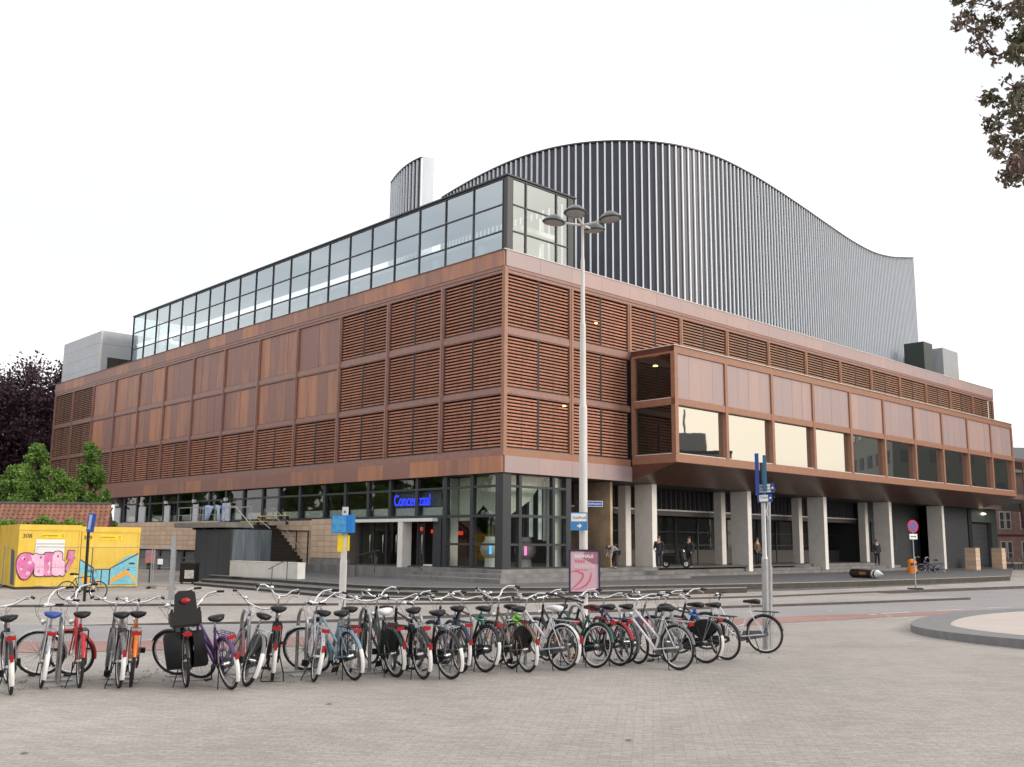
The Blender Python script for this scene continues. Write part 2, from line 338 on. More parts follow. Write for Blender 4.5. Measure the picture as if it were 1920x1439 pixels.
for nm, t, z, mm in (('terrace', t1, 0, M_TERR), ('terrace_step', t2, -.153, M_TERR), ('terrace_step', t3, -.306, M_TERR)):
    top = MB(); bk = [(p.x, p.y) for p in back[::-1]]
    if nm == 'terrace_step': bk = [(t[-1].x-4, t[-1].y+6), (t[0].x+2, t[0].y+5)]
    else: bk = [(l2w(75, 2).x, l2w(75, 2).y), (l2w(75, 30).x, l2w(75, 30).y), (l2w(10, 60).x, l2w(10, 60).y), (t[0].x-2, t[0].y+12)]
    top.prism([(p.x, p.y) for p in t]+bk, -.75, z); S(nm, top, mm)
    rs = MB(); vs_ = []
    for p in t: vs_ += [(p.x, p.y-.012, z-.30), (p.x, p.y-.012, z-.022)]
    rs.add(vs_, [(2*i, 2*i+2, 2*i+3, 2*i+1) for i in range(len(t)-1)]); S('step_riser', rs, M_RISER)
    ns = MB(); vs_ = []
    for p in t: vs_ += [(p.x, p.y-.03, z-.03), (p.x, p.y-.03, z+.004), (p.x-.02, p.y+.10, z+.004)]
    ns.add(vs_, [f for i in range(len(t)-1) for f in ((3*i, 3*i+3, 3*i+4, 3*i+1), (3*i+1, 3*i+4, 3*i+5, 3*i+2))])
    S('step_nosing', ns, mat('pale_step_edge', (.30, .29, .265), .8, var=.2, scale=4))  # paler strip along the front edge of each step

# plinth steps in the building's own axes
def Lb(mb, x0, x1, y0, y1, z0, z1):
    mb.prism([tuple(l2w(x0, y0).xy), tuple(l2w(x1, y0).xy), tuple(l2w(x1, y1).xy), tuple(l2w(x0, y1).xy)], z0, z1); return mb
for i, z in enumerate((.59, .40, .20)):
    q = i*.85
    S('plinth_step', Lb(Lb(MB(), -.5-q, 12.1+q*.5, -.5-q, 6, z-.22, z), 12.1+q*.5, 44.5+q, 1.0-q*.8, 6, z-.22, z), M_STEP)
S('plinth_step', Lb(MB(), -.8, 3, 5.9, 19, -.1, .52), M_STEP)

# ================================================================== THE CONCERT HALL
hall = thing('concert_hall', 'large hall clad in rusty steel louvres with glass upper storey and curved ribbed auditorium', 'concert hall', (CX, CY, 0), YAW)
NB = 13; WL = NB*B
Zf0, Zf1, Zt0, Zt1 = 5.53, 6.40, 16.55, 17.42
rows3 = [(13.27, 16.18), (10.02, 12.80), (6.82, 9.62)]
# map (s along facade, d outward, z) into building axes: side 0 = left facade (x=0, runs +y), side 1 = right facade (y=0, runs +x)
def fm(side):
    if side == 0: return Matrix(((0, -1, 0, 0), (1, 0, 0, 0), (0, 0, 1, 0), (0, 0, 0, 1)))
    return Matrix(((1, 0, 0, 0), (0, -1, 0, 0), (0, 0, 1, 0), (0, 0, 0, 1)))
def fbox(mb, side, s0, s1, d0, d1, z0, z1):
    if side == 0: return mb.box(-d1, -d0, s0, s1, z0, z1)
    return mb.box(s0, s1, -d1, -d0, z0, z1)
# core volume, roof, soffit
bx('upper_storey_core', M_DARK, hall, .55, WL-.4, .55, WL-.4, 5.62, 17.0)
bx('roof', mat('grey_roof_felt', (.20, .20, .20), .9), hall, .5, WL-.5, .5, WL-.5, 17.003, 17.15)
bx('underside', mat('dark_soffit_board', (.035, .033, .033), .6), hall, .05, WL-.3, .05, WL-.3, 5.5, 5.617)
# cornice and base fascia sheets
for side in (0, 1):
    for k in range(26):
        s0 = k*B/2+(.0 if k else .004); s1 = (k+1)*B/2-.012
        fbox(MB(), side, s0, s1, -.45, .10, Zt0, Zt1).build('cornice_sheet', M_COR if side == 0 else M_CORP, hall)
        if side == 0 or k < 4 or k >= 24:
            fbox(MB(), side, s0, s1, -.4, .12, Zf0, Zf1-.005).build('base_fascia_sheet', M_COR if side == 0 else M_CORP, hall)
        elif k >= 4:
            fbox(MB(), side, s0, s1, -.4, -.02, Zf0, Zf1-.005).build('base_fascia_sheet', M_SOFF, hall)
    fbox(MB(), side, -.14 if side else .0, WL+.05, -.5, .14, Zt1+.002, Zt1+.05).build('coping', M_COPE if side else mat('rusty_coping', (.16, .09, .06), .6), hall)
    fbox(MB(), side, 0.17, WL, -.2, .07, 16.37, 16.54).build('cornice_trim', M_FRAME, hall)
    fbox(MB(), side, 0.17, WL, -.2, .03, 16.19, 16.36).build('cornice_trim', M_FRAME, hall)
    for (z0, z1) in ((12.81, 13.26), (9.63, 10.01)):
        fbox(MB(), side, .17, WL if side == 0 else 2*B, -.25, .0, z0, z1).build('floor_band', M_FRAME, hall)
        fbox(MB(), side, .17, WL if side == 0 else 2*B, -.1, .035, z0+.06, z1-.12).build('floor_band', M_FRAME, hall)
    fbox(MB(), side, .17, WL if side == 0 else 2*B, -.25, .03, Zf1, 6.81).build('floor_band', M_FRAMEO if side else M_FRAME, hall)
    for k in range(1, NB+1):
        s = k*B if k < NB else WL-.16
        z0 = 6.81 if (side == 0 or k <= 1) else 13.0
        fbox(MB(), side, s-.15, s+.15, -.32, .06, z0, 16.19).build('mullion', M_FRAME if side == 0 else M_FRAMEO, hall)
        fbox(MB(), side, s-.05, s+.05, .06, .10, z0, 16.19).build('mullion', M_FRAME if side == 0 else M_FRAMEO, hall)
MB().box(-.06, .17, -.06, .17, Zf1+.003, Zt0-.003).build('corner_post', M_FRAMEO, hall)
# far gable faces
bx('end_wall', M_COR, hall, .17, WL, WL-.38, WL-.02, 5.5, 17.4)
bx('end_wall', M_COR, hall, WL-.38, WL-.02, .5, WL-.4, 5.5, 17.4)
# louvres
slat_mesh = {}
def slats(wd, h):
    key = (round(wd, 2), round(h, 2))
    if key in slat_mesh: return slat_mesh[key]
    mb = MB(); n = 15; p = h/n
    for i in range(n):
        z = p*(i+.5)
        Mx = Matrix.Translation((0, 0, z)) @ Matrix.Rotation(R(24), 4, 'X')
        mb.box(0, wd, -.045, .045, -.036, .036, Mx)
    me = bpy.data.meshes.new('louvre_slats'); me.from_pydata(mb.v, [], mb.f); slat_mesh[key] = me; return me
def louvre(side, s0, s1, z0, z1, m):
    wd = s1-s0
    rim = MB()
    fbox(rim, side, s0, s0+.05, -.16, -.04, z0, z1); fbox(rim, side, s1-.05, s1, -.16, -.04, z0, z1)
    fbox(rim, side, s0+wd/2-.012, s0+wd/2+.012, -.13, -.045, z0+.06, z1-.03)
    fbox(rim, side, s0+.05, s1-.05, -.16, -.05, z0, z0+.05)
    pn = rim.build('louvre_panel', M_DSTEEL, hall)
    me = slats(wd-.12, z1-z0-.10)
    if side == 1: Mx = Matrix.Translation((s0+.06, .09, z0+.06))
    else: Mx = Matrix.Translation((.09, s1-.06, z0+.06)) @ Matrix.Rotation(R(-90), 4, 'Z')
    o = link('louvre_slats', me, m, pn, Mx); o['kind'] = 'stuff'
    # glazing behind the slats
    g = MB(); fbox(g, side, s0, s1, -.42, -.38, z0, z1); g.build('louvre_glazing', mat('dim_glazing', (.016, .014, .014), .5, var=.5, scale=.7, spec=.2), pn)
def cladding(side, s0, s1, z0, z1, m, nb=4, d=-.05):
    wd = (s1-s0)/nb
    for i in range(nb): fbox(MB(), side, s0+i*wd+.01, s0+(i+1)*wd-.01, -.2, d+random.uniform(-.008, .008), z0+.02, z1-.02).build('cladding_panel', m, hall)
for k in range(NB):
    for r_, (z0, z1) in enumerate(rows3):
        s0, s1 = k*B+.17, (k+1)*B-.17
        if k == 12: s1 -= .16
        if r_ < 2 and 3 <= k <= 10: cladding(0, s0, s1, z0, z1, M_COR)
        else:
            sm_ = (s0+s1)/2
            louvre(0, s0, sm_-.02, z0, z1, M_SLAT if k < 10 else M_SLATB); louvre(0, sm_+.02, s1, z0, z1, M_SLAT if k < 10 else M_SLATB)
        if r_ == 0 or k < 2:
            sm_ = (s0+s1)/2; mm = M_SLAT if k < 3 else M_SLATB
            louvre(1, s0, sm_-.02, z0, z1, mm); louvre(1, sm_+.02, s1, z0, z1, mm)

# projecting picture-window bay on the right facade
YB = -3.3; bx0, bx1 = 2*B, 2*B+10*B+.3; zb0, zb1 = 6.52, 13.26
bay = hall
MB().box(bx0-.05, bx1+.1, YB-.08, -.13, zb1, zb1+.05).build('bay_roof', M_COPE, hall)
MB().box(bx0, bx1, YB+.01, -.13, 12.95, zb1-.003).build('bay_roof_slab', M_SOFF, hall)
MB().box(bx0, bx1, YB, YB+.25, 12.83, zb1-.001).build('bay_top_rail', M_FRAMEO, hall)
MB().box(bx0, bx1, YB, YB+.25, zb0, 7.02).build('bay_bottom_rail', M_FRAMEO, hall)
MB().box(bx0-.01, bx1, YB-.04, YB-.001, zb0+.02, zb0+.12).build('bay_bottom_rail', M_FRAMEO, hall)
MB().box(bx0, bx1, YB+.003, YB+.25, 9.83, 10.22).build('bay_mid_rail', M_FRAMEO, hall)
bb = (bx1-bx0)/10
for k in range(11):
    s = bx0+k*bb; a, b_ = (s, s+.3) if k == 0 else ((s-.3, s) if k == 10 else (s-.13, s+.13))
    MB().box(a, b_, YB-.02, YB+.27, zb0+.5, 12.83).build('bay_mullion', M_FRAMEO, hall)
    if k and k < 10: MB().box(s-.10, s+.10, YB+.27, YB+.75, 7.02, 9.83).build('bay_mullion_reveal', mat('dark_rust_reveal', (.10, .045, .03), .5), hall)
for k in range(10):
    s0, s1 = bx0+k*bb+(.30 if k == 0 else .13), bx0+(k+1)*bb-(.3 if k == 9 else .13)
    cw = (s1-s0)/4
    for i in range(4):
        MB().box(s0+i*cw+.008, s0+(i+1)*cw-.008, YB+.08+random.uniform(0, .01), YB+.16, 10.22, 12.83).build('cladding_panel', M_CORP, hall)
    MB().box(s0+.003, s1-.003, YB+.27, YB+.29, 7.05, 9.83).build('window_pane', G_BAY, hall)
    MB().box(s0+.002, s1-.002, YB+.05, YB+.26, 7.022, 7.07).build('window_sill', M_COPE, hall)
# glazed cheek facing the corner
MB().box(bx0, bx0+.25, YB+.25, -.13, 12.83, 12.949).build('bay_top_rail', M_FRAMEO, hall)
MB().box(bx0, bx0+.25, YB+.25, -.13, zb0, 7.02).build('bay_bottom_rail', M_FRAMEO, hall)
MB().box(bx0, bx0+.25, YB+.28, -.13, 9.83, 10.22).build('bay_mid_rail', M_FRAMEO, hall)
MB().box(bx0-.003, bx0+.25, -.35, -.10, 7.02, 12.83).build('bay_mullion', M_FRAMEO, hall)
for z0, z1 in ((7.02, 9.83), (10.22, 12.83)):
    MB().box(bx0+.1, bx0+.12, YB+.28, -.35, z0, z1).build('window_pane', G_DARK, hall)
    MB().box(bx0+.03, bx0+.1, YB+.28, -.35, z0+.002, z0+.05).build('window_sill', M_COPE, hall)
bx('bay_floor', M_FLOOR, hall, bx0+.1, bx1-.1, YB+.3, .4, 6.7, 6.8)
bx('bay_back_wall', mat('dark_bay_interior', (.05, .042, .038), .6, var=.5, scale=.6), hall, bx0+.3, bx1, .42, .5, 6.8, 12.9)
bx('bay_end_wall', M_CORP, hall, bx1-.28, bx1-.02, YB+.28, -.1, zb0+.1, 12.94)
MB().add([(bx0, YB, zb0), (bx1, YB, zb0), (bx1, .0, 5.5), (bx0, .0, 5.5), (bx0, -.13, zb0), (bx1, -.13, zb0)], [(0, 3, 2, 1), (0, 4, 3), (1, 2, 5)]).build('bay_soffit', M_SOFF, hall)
for u, v in ((1229, 687),):
    q = LH(u, v, 1, -1.2); MB().lathe([(0, .08), (.12, .05), (.16, 0), (0, -.03)], 14, Matrix.Translation(q)).build('downlight', mat('lit_lamp', (1, .75, .35), .5, emit=((1, .62, .2), 5.)), hall)
q = LH(1117, 607, 1, -.15)
for u, v in ((1117, 607), (1058, 762)):
    q = LH(u, v, 1, .03); MB().lathe([(0, .06), (.09, .03), (.11, 0), (0, -.03)], 12, Matrix.Translation(q)).build('downlight', MATS['lit_lamp'], hall)

# ---------------- glass upper storey
gx, gy, gxe, gye = 2.0, 2.0, 7.45, 53.4; gz0, gz1 = 17.15, 22.75
sp = (gye-2.35)/20
zr = [17.95, 19.5, 21.08, 22.62]
bx('glass_storey_plinth', M_DSTEEL, hall, gx-.02, 7.1, gy-.02, gye, gz0, 17.9)
bx('glass_storey_roof', M_DSTEEL, hall, gx-.1, gxe+.25, gy-.1, gye+.1, 22.70, 22.79)
bx('glass_storey_corner', M_DSTEEL, hall, gx, gx+.42, gy, gy+.42, gz0, 22.69)
ys_ = [2.38+sp*i for i in range(21)]
for i, y in enumerate(ys_):
    bx('mullion', M_DSTEEL, hall, gx-.03, gx+.12, y-.035, y+.035, gz0, 22.69)
for z in zr:
    bx('transom', M_DSTEEL, hall, gx-.015, gx+.10, gy+.42, gye, z-.035, z+.035)
for a, b_ in zip(ys_, ys_[1:]):
    for z0, z1 in zip(zr, zr[1:]): bx('glass_pane', G_SKY, hall, gx+.04, gx+.06, a+.05, b_-.05, z0+.05, z1-.05)
xs_ = [gx+.45, 3.48, 6.03, 7.06]
for x in xs_[1:]: bx('mullion', M_DSTEEL, hall, x-.05, x+.05, gy-.03, gy+.12, gz0, 22.69)
bx('glass_storey_end', M_DSTEEL, hall, 7.12, 7.5, gy, gy+.4, gz0, 22.69)
for z in zr: bx('transom', M_DSTEEL, hall, gx+.42, 7.1, gy-.015, gy+.10, z-.035, z+.035)
for a, b_ in zip(xs_, xs_[1:]):
    for z0, z1 in zip(zr, zr[1:]): bx('glass_pane', G_SKY, hall, a+.03, b_-.05, gy+.04, gy+.06, z0+.05, z1-.05)
# far end glazing, back wall and ceiling steps seen through the glass
for x in (gx+.05, 4.5, 7.2): bx('mullion', M_DSTEEL, hall, x-.05, x+.05, gye-.02, gye+.1, gz0, 22.69)
for a, b_ in ((gx+.1, 4.45), (4.55, 7.15)): bx('glass_pane', G_SKY, hall, a, b_, gye+.03, gye+.05, gz0, 22.69)
for i in range(11):
    y = 5.+i*4.6
    bx('inner_wall_panel', M_INL, hall, 7.6, 7.8, y, y+2.4, 17.2, 22.2)
    bx('inner_column', M_INL, hall, 5.4, 5.7, y+2.9, y+3.3, 17.2, 20.6)
bx('inner_ceiling', M_INL, hall, 5.2, 8.2, 4.2, 52, 20.7, 21.0)
bx('glass_storey_floor', M_INL, hall, gx+.2, 8.2, gy+.3, 53.2, 17.16, 17.24)

# ---------------- grey box on the roof at the far left
gb0, gb1 = 56.5, 66.4
gm = mat('light_grey_sheet', (.42, .44, .47), .45, var=.06, scale=.6)
for i in range(4):
    z0 = 17.1+i*1.13
    bx('roof_box_sheet', gm, hall, .3, .5, gb0+.12, gb1, z0, z0+1.115)
bx('roof_box', gm, hall, .5, 8, gb0+.1, gb1, 17.1, 21.62)
for i in range(2): bx('roof_box_sheet', gm, hall, .42, 8, gb0, gb0+.1, 19.1+i*1.27, 19.1+i*1.27+1.255)
bx('roof_box_edge', M_COPE, hall, .28, .42, gb0-.01, gb0+.12, 17.1, 21.64)
bx('roof_box_sheet', gm, hall, .42, 1.0, gb0, gb0+.1, 17.1, 19.1)
bx('roof_box_window', mat('brown_roof_glass', (.07, .06, .045), .1), hall, 1.05, 8, gb0+.02, gb0+.1, 17.1, 19.07)
for x in (1.02, 2.2): bx('roof_box_mullion', M_DSTEEL, hall, x-.04, x+.04, gb0-.02, gb0+.05, 17.1, 19.08)
bx('roof_box_mullion', M_DSTEEL, hall, 1.06, 3, gb0-.015, gb0+.04, 17.75, 17.82)

# ---------------- curved ribbed auditorium
ZH = 30.0
sil = [(830, 370), (850, 357), (880, 340), (920, 318), (955, 302), (1000, 285), (1050, 272), (1100, 264), (1170, 261), (1230, 264), (1290, 272), (1340, 287), (1400, 320), (1450, 352), (1500, 385), (1550, 420), (1600, 458), (1640, 480), (1665, 485), (1700, 481), (1711, 483)]
def catmull(P_, per=12):
    o = []
    for i in range(len(P_)-1):
        p0, p1, p2, p3 = P_[max(i-1, 0)], P_[i], P_[i+1], P_[min(i+2, len(P_)-1)]
        for k in range(per):
            t = k/per
            o.append(.5*((2*p1)+(p2-p0)*t+(2*p0-5*p1+4*p2-p3)*t*t+(3*p1-p0-3*p2+p3)*t**3))
    return o+[P_[-1]]
def resample(P_, step):
    o = [P_[0]]; acc = 0
    for a, b_ in zip(P_, P_[1:]):
        L_ = (b_-a).length; d = step-acc
        while d <= L_: o.append(a.lerp(b_, d/L_)); d += step
        acc = L_-(d-step)
    return o
def resample3(P_, step):
    o = [P_[0]]; acc = 0
    for a, b_ in zip(P_, P_[1:]):
        L_ = (b_-a).xy.length; d = step-acc
        while d <= L_: o.append(a.lerp(b_, d/L_)); d += step
        acc = L_-(d-step)
    return o
def ribbed(pxs, zh, step, z0, name, tail=None, fin_w=.13, fin_d=.11, side=1):
    pts = [LH(u, v, 2, zh) for u, v in pxs]
    if tail is not None:            # the last stretch runs straight on while its top edge rises
        a0, b0 = pts[tail-2], pts[tail-1]; dd = (b0-a0).xy.normalized()
        for i in range(tail, len(pts)):
            o2 = OL.xy; r2 = ray(*pxs[i]); D = Vector((r2.xy.dot(RV), r2.xy.dot(LV), r2.z))
            # o2 + t*D.xy = b0 + s*dd
            det = D.x*(-dd.y)+dd.x*D.y; q = b0.xy-o2; t = (q.x*(-dd.y)+dd.x*q.y)/det
            pts[i] = Vector((OL.x+t*D.x, OL.y+t*D.y, OL.z+t*D.z))
        print('tail', pts[tail:])
    # ease out measuring noise
    for _ in range(2): pts = [pts[0]]+[(pts[i-1]+pts[i]*2+pts[i+1])/4 for i in range(1, len(pts)-1)]+[pts[-1]]
    cur = resample3(catmull(pts), step)
    n = len(cur); nr = []
    for i in range(n):
        d = (cur[min(i+1, n-1)]-cur[max(i-1, 0)]).xy.normalized(); nn = Vector((d.y, -d.x))*side; nr.append((d, nn))
    wall = MB(); th = .5
    vs_ = []
    for p, (d, nn) in zip(cur, nr):
        zh = p.z; q = p.xy-nn*th; vs_ += [(p.x, p.y, z0), (p.x, p.y, zh-.12), (q.x, q.y, zh-.12), (q.x, q.y, z0)]
    wall.add(vs_, [f for i in range(n-1) for f in ((4*i, 4*i+4, 4*i+5, 4*i+1), (4*i+1, 4*i+5, 4*i+6, 4*i+2), (4*i+2, 4*i+6, 4*i+7, 4*i+3))])
    wall.build(name, M_HALL, hall)
    cop = MB(); vs_ = []
    for p, (d, nn) in zip(cur, nr):
        zh = p.z; a = p.xy+nn*(fin_d+.02); b_ = p.xy-nn*th; vs_ += [(a.x, a.y, zh-.1), (a.x, a.y, zh), (b_.x, b_.y, zh), (b_.x, b_.y, zh-.1)]
    cop.add(vs_, [f for i in range(n-1) for f in ((4*i, 4*i+4, 4*i+5, 4*i+1), (4*i+1, 4*i+5, 4*i+6, 4*i+2), (4*i+2, 4*i+6, 4*i+7, 4*i+3), (4*i+3, 4*i+7, 4*i+4, 4*i))]+[(0, 1, 2, 3), (4*n-1, 4*n-2, 4*n-3, 4*n-4)])
    cop.build('auditorium_coping', M_DSTEEL, hall)
    # a rib: bright narrow nose and a paler bevelled cheek, shared mesh
    me = bpy.data.meshes.new('rib'); r_ = MB(); 
    r_.prism([(-.045, 0), (.06, 0), (.045, -fin_d), (-.045, -fin_d)], 0, 1); me.from_pydata(r_.v, [], r_.f)
    for i, (p, (d, nn)) in enumerate(zip(cur, nr)):
        ang = math.atan2(d.y, d.x)
        if side < 0: ang += math.pi
        link('rib', me, M_FIN, hall, Matrix.Translation((p.x, p.y, z0)) @ Matrix.Rotation(ang, 4, 'Z') @ Matrix.Diagonal((1, 1, p.z-.13-z0, 1)))
    return cur
cur = ribbed(sil, ZH, .515, 17.1, 'auditorium_wall', tail=17)
print('ribs', len(cur), cur[0], cur[-1])
cur2 = ribbed([(735, 342), (745, 325), (760, 310), (780, 298), (797, 292.5)], ZH, .5, 17.1, 'auditorium_wing_wall')
e = cur2[-1].xy; e2 = LH(814, 296, 2, ZH)
MB().prism([(e.x+.02, e.y-.02), (e2.x, e2.y), (e2.x+.3, e2.y+.5), (e.x+.35, e.y+.5)], 17.1, ZH+.02).build('wing_end_panel', M_FIN, hall)

# roof plant at right end
q = LH(1727, 690, 1, 3.0)
cm = mat('plant_room_panel', (.33, .35, .36), .6, var=.08, scale=1)
a = LH(1732, 652, 1, 4.).x; b1 = LH(1748, 652, 1, 4.).x; c = LH(1767, 652, 1, 4.).x; d = LH(1795, 655, 1, 4.).x
zt = LH(1760, 650, 1, 4.).z
bx('plant_box', mat('dark_green_panel', (.035, .05, .045), .5), hall, a, b1, 4, 6, 17.1, zt)
bx('plant_box', cm, hall, b1+.01, c-.01, 5., 7, 17.1, zt-1.0)
bx('plant_box', cm, hall, c, d, 4., 8, 17.1, zt)
for u in (1741, 1757):
    x = LH(u, 690, 1, 3.2).x; MB().lathe([(.3, 0), (.3, .8), (.45, .9), (.3, 1.15), (0, 1.25)], 14, Matrix.Translation((x, 3.2, 17.15))).build('roof_vent', M_ALU, hall)

# ---------------- ground floor, left side
FL = .6
bx('ground_floor_slab', M_FLOOR, hall, .1, 30, .1, 50, FL-.1, FL+.001)
bx('lobby_back_wall', mat('warm_lobby_wall', (.42, .30, .20), .8, var=.5, scale=.5), hall, 9, 9.2, .5, 50, FL, 5.49)
bx('lobby_side_wall', M_INW, hall, 5.3, 9, 6.9, 7.1, FL, 5.49)
def lglass(y0, y1, z0, z1, x=.22): bx('window_pane', G_DARK, hall, x, x+.02, y0, y1, z0, z1)
bx('corner_post', M_DSTEEL, hall, .02, .60, .02, .60, FL, 5.49)
lm = [2.56, 4.79, 7.29, 9.82, 12.01, 14.44, 16.77, 19.69, 22.3, 24.51, 27.2, 29.8, 32.4, 35, 37.6, 40.2, 42.8, 45.4, 48]
prev = .60
for i, y in enumerate(lm):
    w_ = .12 if i not in (1,) else .16
    bot = FL if i < 2 else 3.3
    bx('mullion', M_DSTEEL, hall, .10, .36, y-w_, y+w_, bot, 5.49)
    for z0, z1 in (((FL+.08, 1.78), (1.90, 3.25), (3.40, 4.80), (4.92, 5.45)) if i < 2 else ((3.40, 4.80), (4.92, 5.45))):
        lglass(prev+.003, y-w_-.003, z0, z1)
    bx('transom', M_DSTEEL, hall, .12, .34, prev, y-w_, 4.80, 4.92); bx('transom', M_DSTEEL, hall, .12, .34, prev, y-w_, 3.25, 3.40)
    if i < 2: bx('transom', M_DSTEEL, hall, .12, .34, prev, y-w_, 1.78, 1.90); bx('transom', M_DSTEEL, hall, .12, .34, prev, y-w_, FL, FL+.08)
    else:
        bx('spandrel', mat('pale_blind', (.42, .43, .42), .7), hall, .42, .46, prev+.1, y-w_-.1, 3.42, 3.86)
    prev = y+w_
# entrance
bx('entrance_canopy', M_WHT, hall, -.32, .1, 5.3, 13.4, 3.06, 3.24)
bx('entrance_wall', M_DSTEEL, hall, .06, .5, 5.0, 5.7, FL, 3.24)
for u0, u1 in ((736, 744),):
    y0 = LH(753, 1065, 0, -.3).y; y1 = LH(738, 1065, 0, -.3).y
    bx('entrance_column', M_PILL, hall, -.3, .35, y0, y0+.45, FL-.08, 3.05)
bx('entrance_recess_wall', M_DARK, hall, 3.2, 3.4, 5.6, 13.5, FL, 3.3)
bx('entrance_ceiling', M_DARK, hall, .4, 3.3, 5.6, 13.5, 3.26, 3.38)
for y in (5.9, 7.6, 9.3, 10.6, 11.9, 13.2):
    dz = bx('door_frame', M_DSTEEL, hall, .5, .6, y-.07, y+.07, FL, 3.05)
for y0, y1 in ((7.0, 7.5), (9.4, 10.5), (10.7, 11.8), (12.0, 13.1)):
    dd = bx('glass_door', G_DARK, hall, .54, .56, y0, y1, FL+.05, 3.0)
    MB().tube([(.50, y0+.12, 1.3), (.44, y0+.12, 1.35), (.44, y0+.12, 2.3), (.50, y0+.12, 2.35)], .02).build('door_handle', M_CHROME, dd)
for y0, y1, z in ((6.2, 6.9, 2.35), (8.7, 9.0, 2.45), (11.0, 11.3, 2.5), (9.9, 10.2, 2.6)):
    bx('red_sign_light', mat('lit_red', (.7, .05, .03), .4, emit=((1, .06, .03), .7)), hall, 2.6, 2.7, y0, y1, z, z+.22)
bx('door_mat_light', M_WHT, hall, .6, .9, 5.9, 7.2, FL+.002, FL+.10)
# name of the hall in blue tubes above the doors
bl = mat('lit_blue_letters', (.02, .03, .8), .4, emit=((.02, .05, 1.), 1.3))
sgn = bx('sign_board', mat('dim_sign_board', (.075, .08, .09), .35), hall, .40, .45, 5.4, 9.65, 3.9, 4.85)
y0 = LH(741, 955, 0, .32).y; y1 = LH(809, 955, 0, .32).y
Mt = Matrix.Translation((.205, y0, 3.98)) @ Matrix.Rotation(R(-90), 4, 'Z') @ TXT_XZ
to = text('Concertzaal', .92, bl, hall, Mt, 'sign_lettering', .008)
wd = to.dimensions.x or 1
to.data.transform(Matrix.Diagonal(((y0-y1)/max(v.co.x for v in to.data.vertices), 1.0, 1, 1)))
# lobby content: pale inner column and two hanging round lanterns
ya = LH(850, 1060, 0, 1.0).y; bx('lobby_column', M_PILL, hall, .75, 1.3, ya, ya+.75, FL, 5.45)
bx('lobby_column', M_PILL, hall, 4.45, 5.0, .6, 1.2, FL, 5.45)
bx('lobby_column', M_PILL, hall, .75, .85, .75, 1.0, FL, 5.45)
cu_ = mat('grey_green_curtain', (.55, .56, .48), .9, var=.15, scale=4, stretch=(1, 6, .2))
MB().add([(1.0, .8, 5.45), (1.0, 4.6, 5.45), (1.0, 4.6, 3.1), (1.0, 3.6, 3.1), (1.0, 2.6, 3.9), (1.0, 1.6, 3.15), (1.0, .8, 3.3)], [tuple(range(7))]).build('curtain', cu_, hall)
MB().add([(1.1, .95, 5.45), (4.0, .95, 5.45), (2.9, .95, 4.2), (1.1, .95, 3.2)], [(0, 3, 2, 1)]).build('curtain', cu_, hall)
for x in (3.2, 3.9, 4.3): bx('curtain', mat('white_banner', (.7, .72, .74), .8), hall, x, x+.28, 1.3, 1.35, 2.9-.2*x, 5.3)
# right part of the corner glazing
prev = .60
for i, x in enumerate((1.36, 3.88, 5.05)):
    w_ = .10 if i < 2 else .2
    bx('mullion', M_DSTEEL, hall, x-w_, x+w_, .10, .36, FL, 5.49)
    for z0, z1 in ((FL+.08, 1.78), (1.90, 3.25), (3.40, 4.80), (4.92, 5.45)):
        bx('window_pane', G_DARK, hall, prev+.003, x-w_-.003, .22, .24, z0, z1)
    for z0, z1 in ((FL, FL+.08), (1.78, 1.90), (3.25, 3.40), (4.80, 4.92)): bx('transom', M_DSTEEL, hall, prev, x-w_, .12, .34, z0, z1)
    prev = x+w_
# arcade: recess behind the pillars
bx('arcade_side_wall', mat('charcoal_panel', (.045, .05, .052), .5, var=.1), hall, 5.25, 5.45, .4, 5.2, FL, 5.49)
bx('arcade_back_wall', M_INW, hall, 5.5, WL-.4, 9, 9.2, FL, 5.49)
bx('arcade_floor', M_FLOOR, hall, 5.5, 44, 1.4, 9, FL-.02, FL+.012)
bx('arcade_parapet', mat('brown_grey_parapet', (.07, .062, .058), .7, var=.2), hall, 12.4, 44.2, 5.0, 5.15, FL, 1.55)
bx('arcade_lintel', M_PILL, hall, 5.3, 44.3, 3.3, 3.45, 4.10, 4.2)
bx('arcade_lintel_face', mat('brown_grey_lintel', (.12, .108, .098), .6), hall, 5.46, 44.3, 3.36, 3.6, 3.8, 4.09)
me = bpy.data.meshes.new('transom_fin'); r_ = MB().box(-.03, .03, -.12, .12, 0, 1.27); me.from_pydata(r_.v, [], r_.f)
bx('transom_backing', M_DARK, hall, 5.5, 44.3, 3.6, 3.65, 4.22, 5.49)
for i in range(72): link('transom_fin', me, mat('grey_transom_fin', (.11, .11, .12), .5), hall, Matrix.Translation((5.8+i*.53, 3.42, 4.21)))
for i in range(15):
    x = 5.6+i*2.59; bx('mullion', M_DSTEEL, hall, x-.06, x+.06, 4.95, 5.2 if x < 12.4 else 4.99, FL, 3.85)
    if x > 12 and i < 14:
        for z0, z1 in ((1.56, 1.85), (1.92, 2.75), (2.83, 3.82)): bx('window_pane', G_DARK, hall, x+.065, x+2.59-.065, 5.05, 5.07, z0, z1)
for z in (1.85, 2.75): bx('transom', M_DSTEEL, hall, 12.4, 44.1, 5.02, 5.10, z, z+.07)
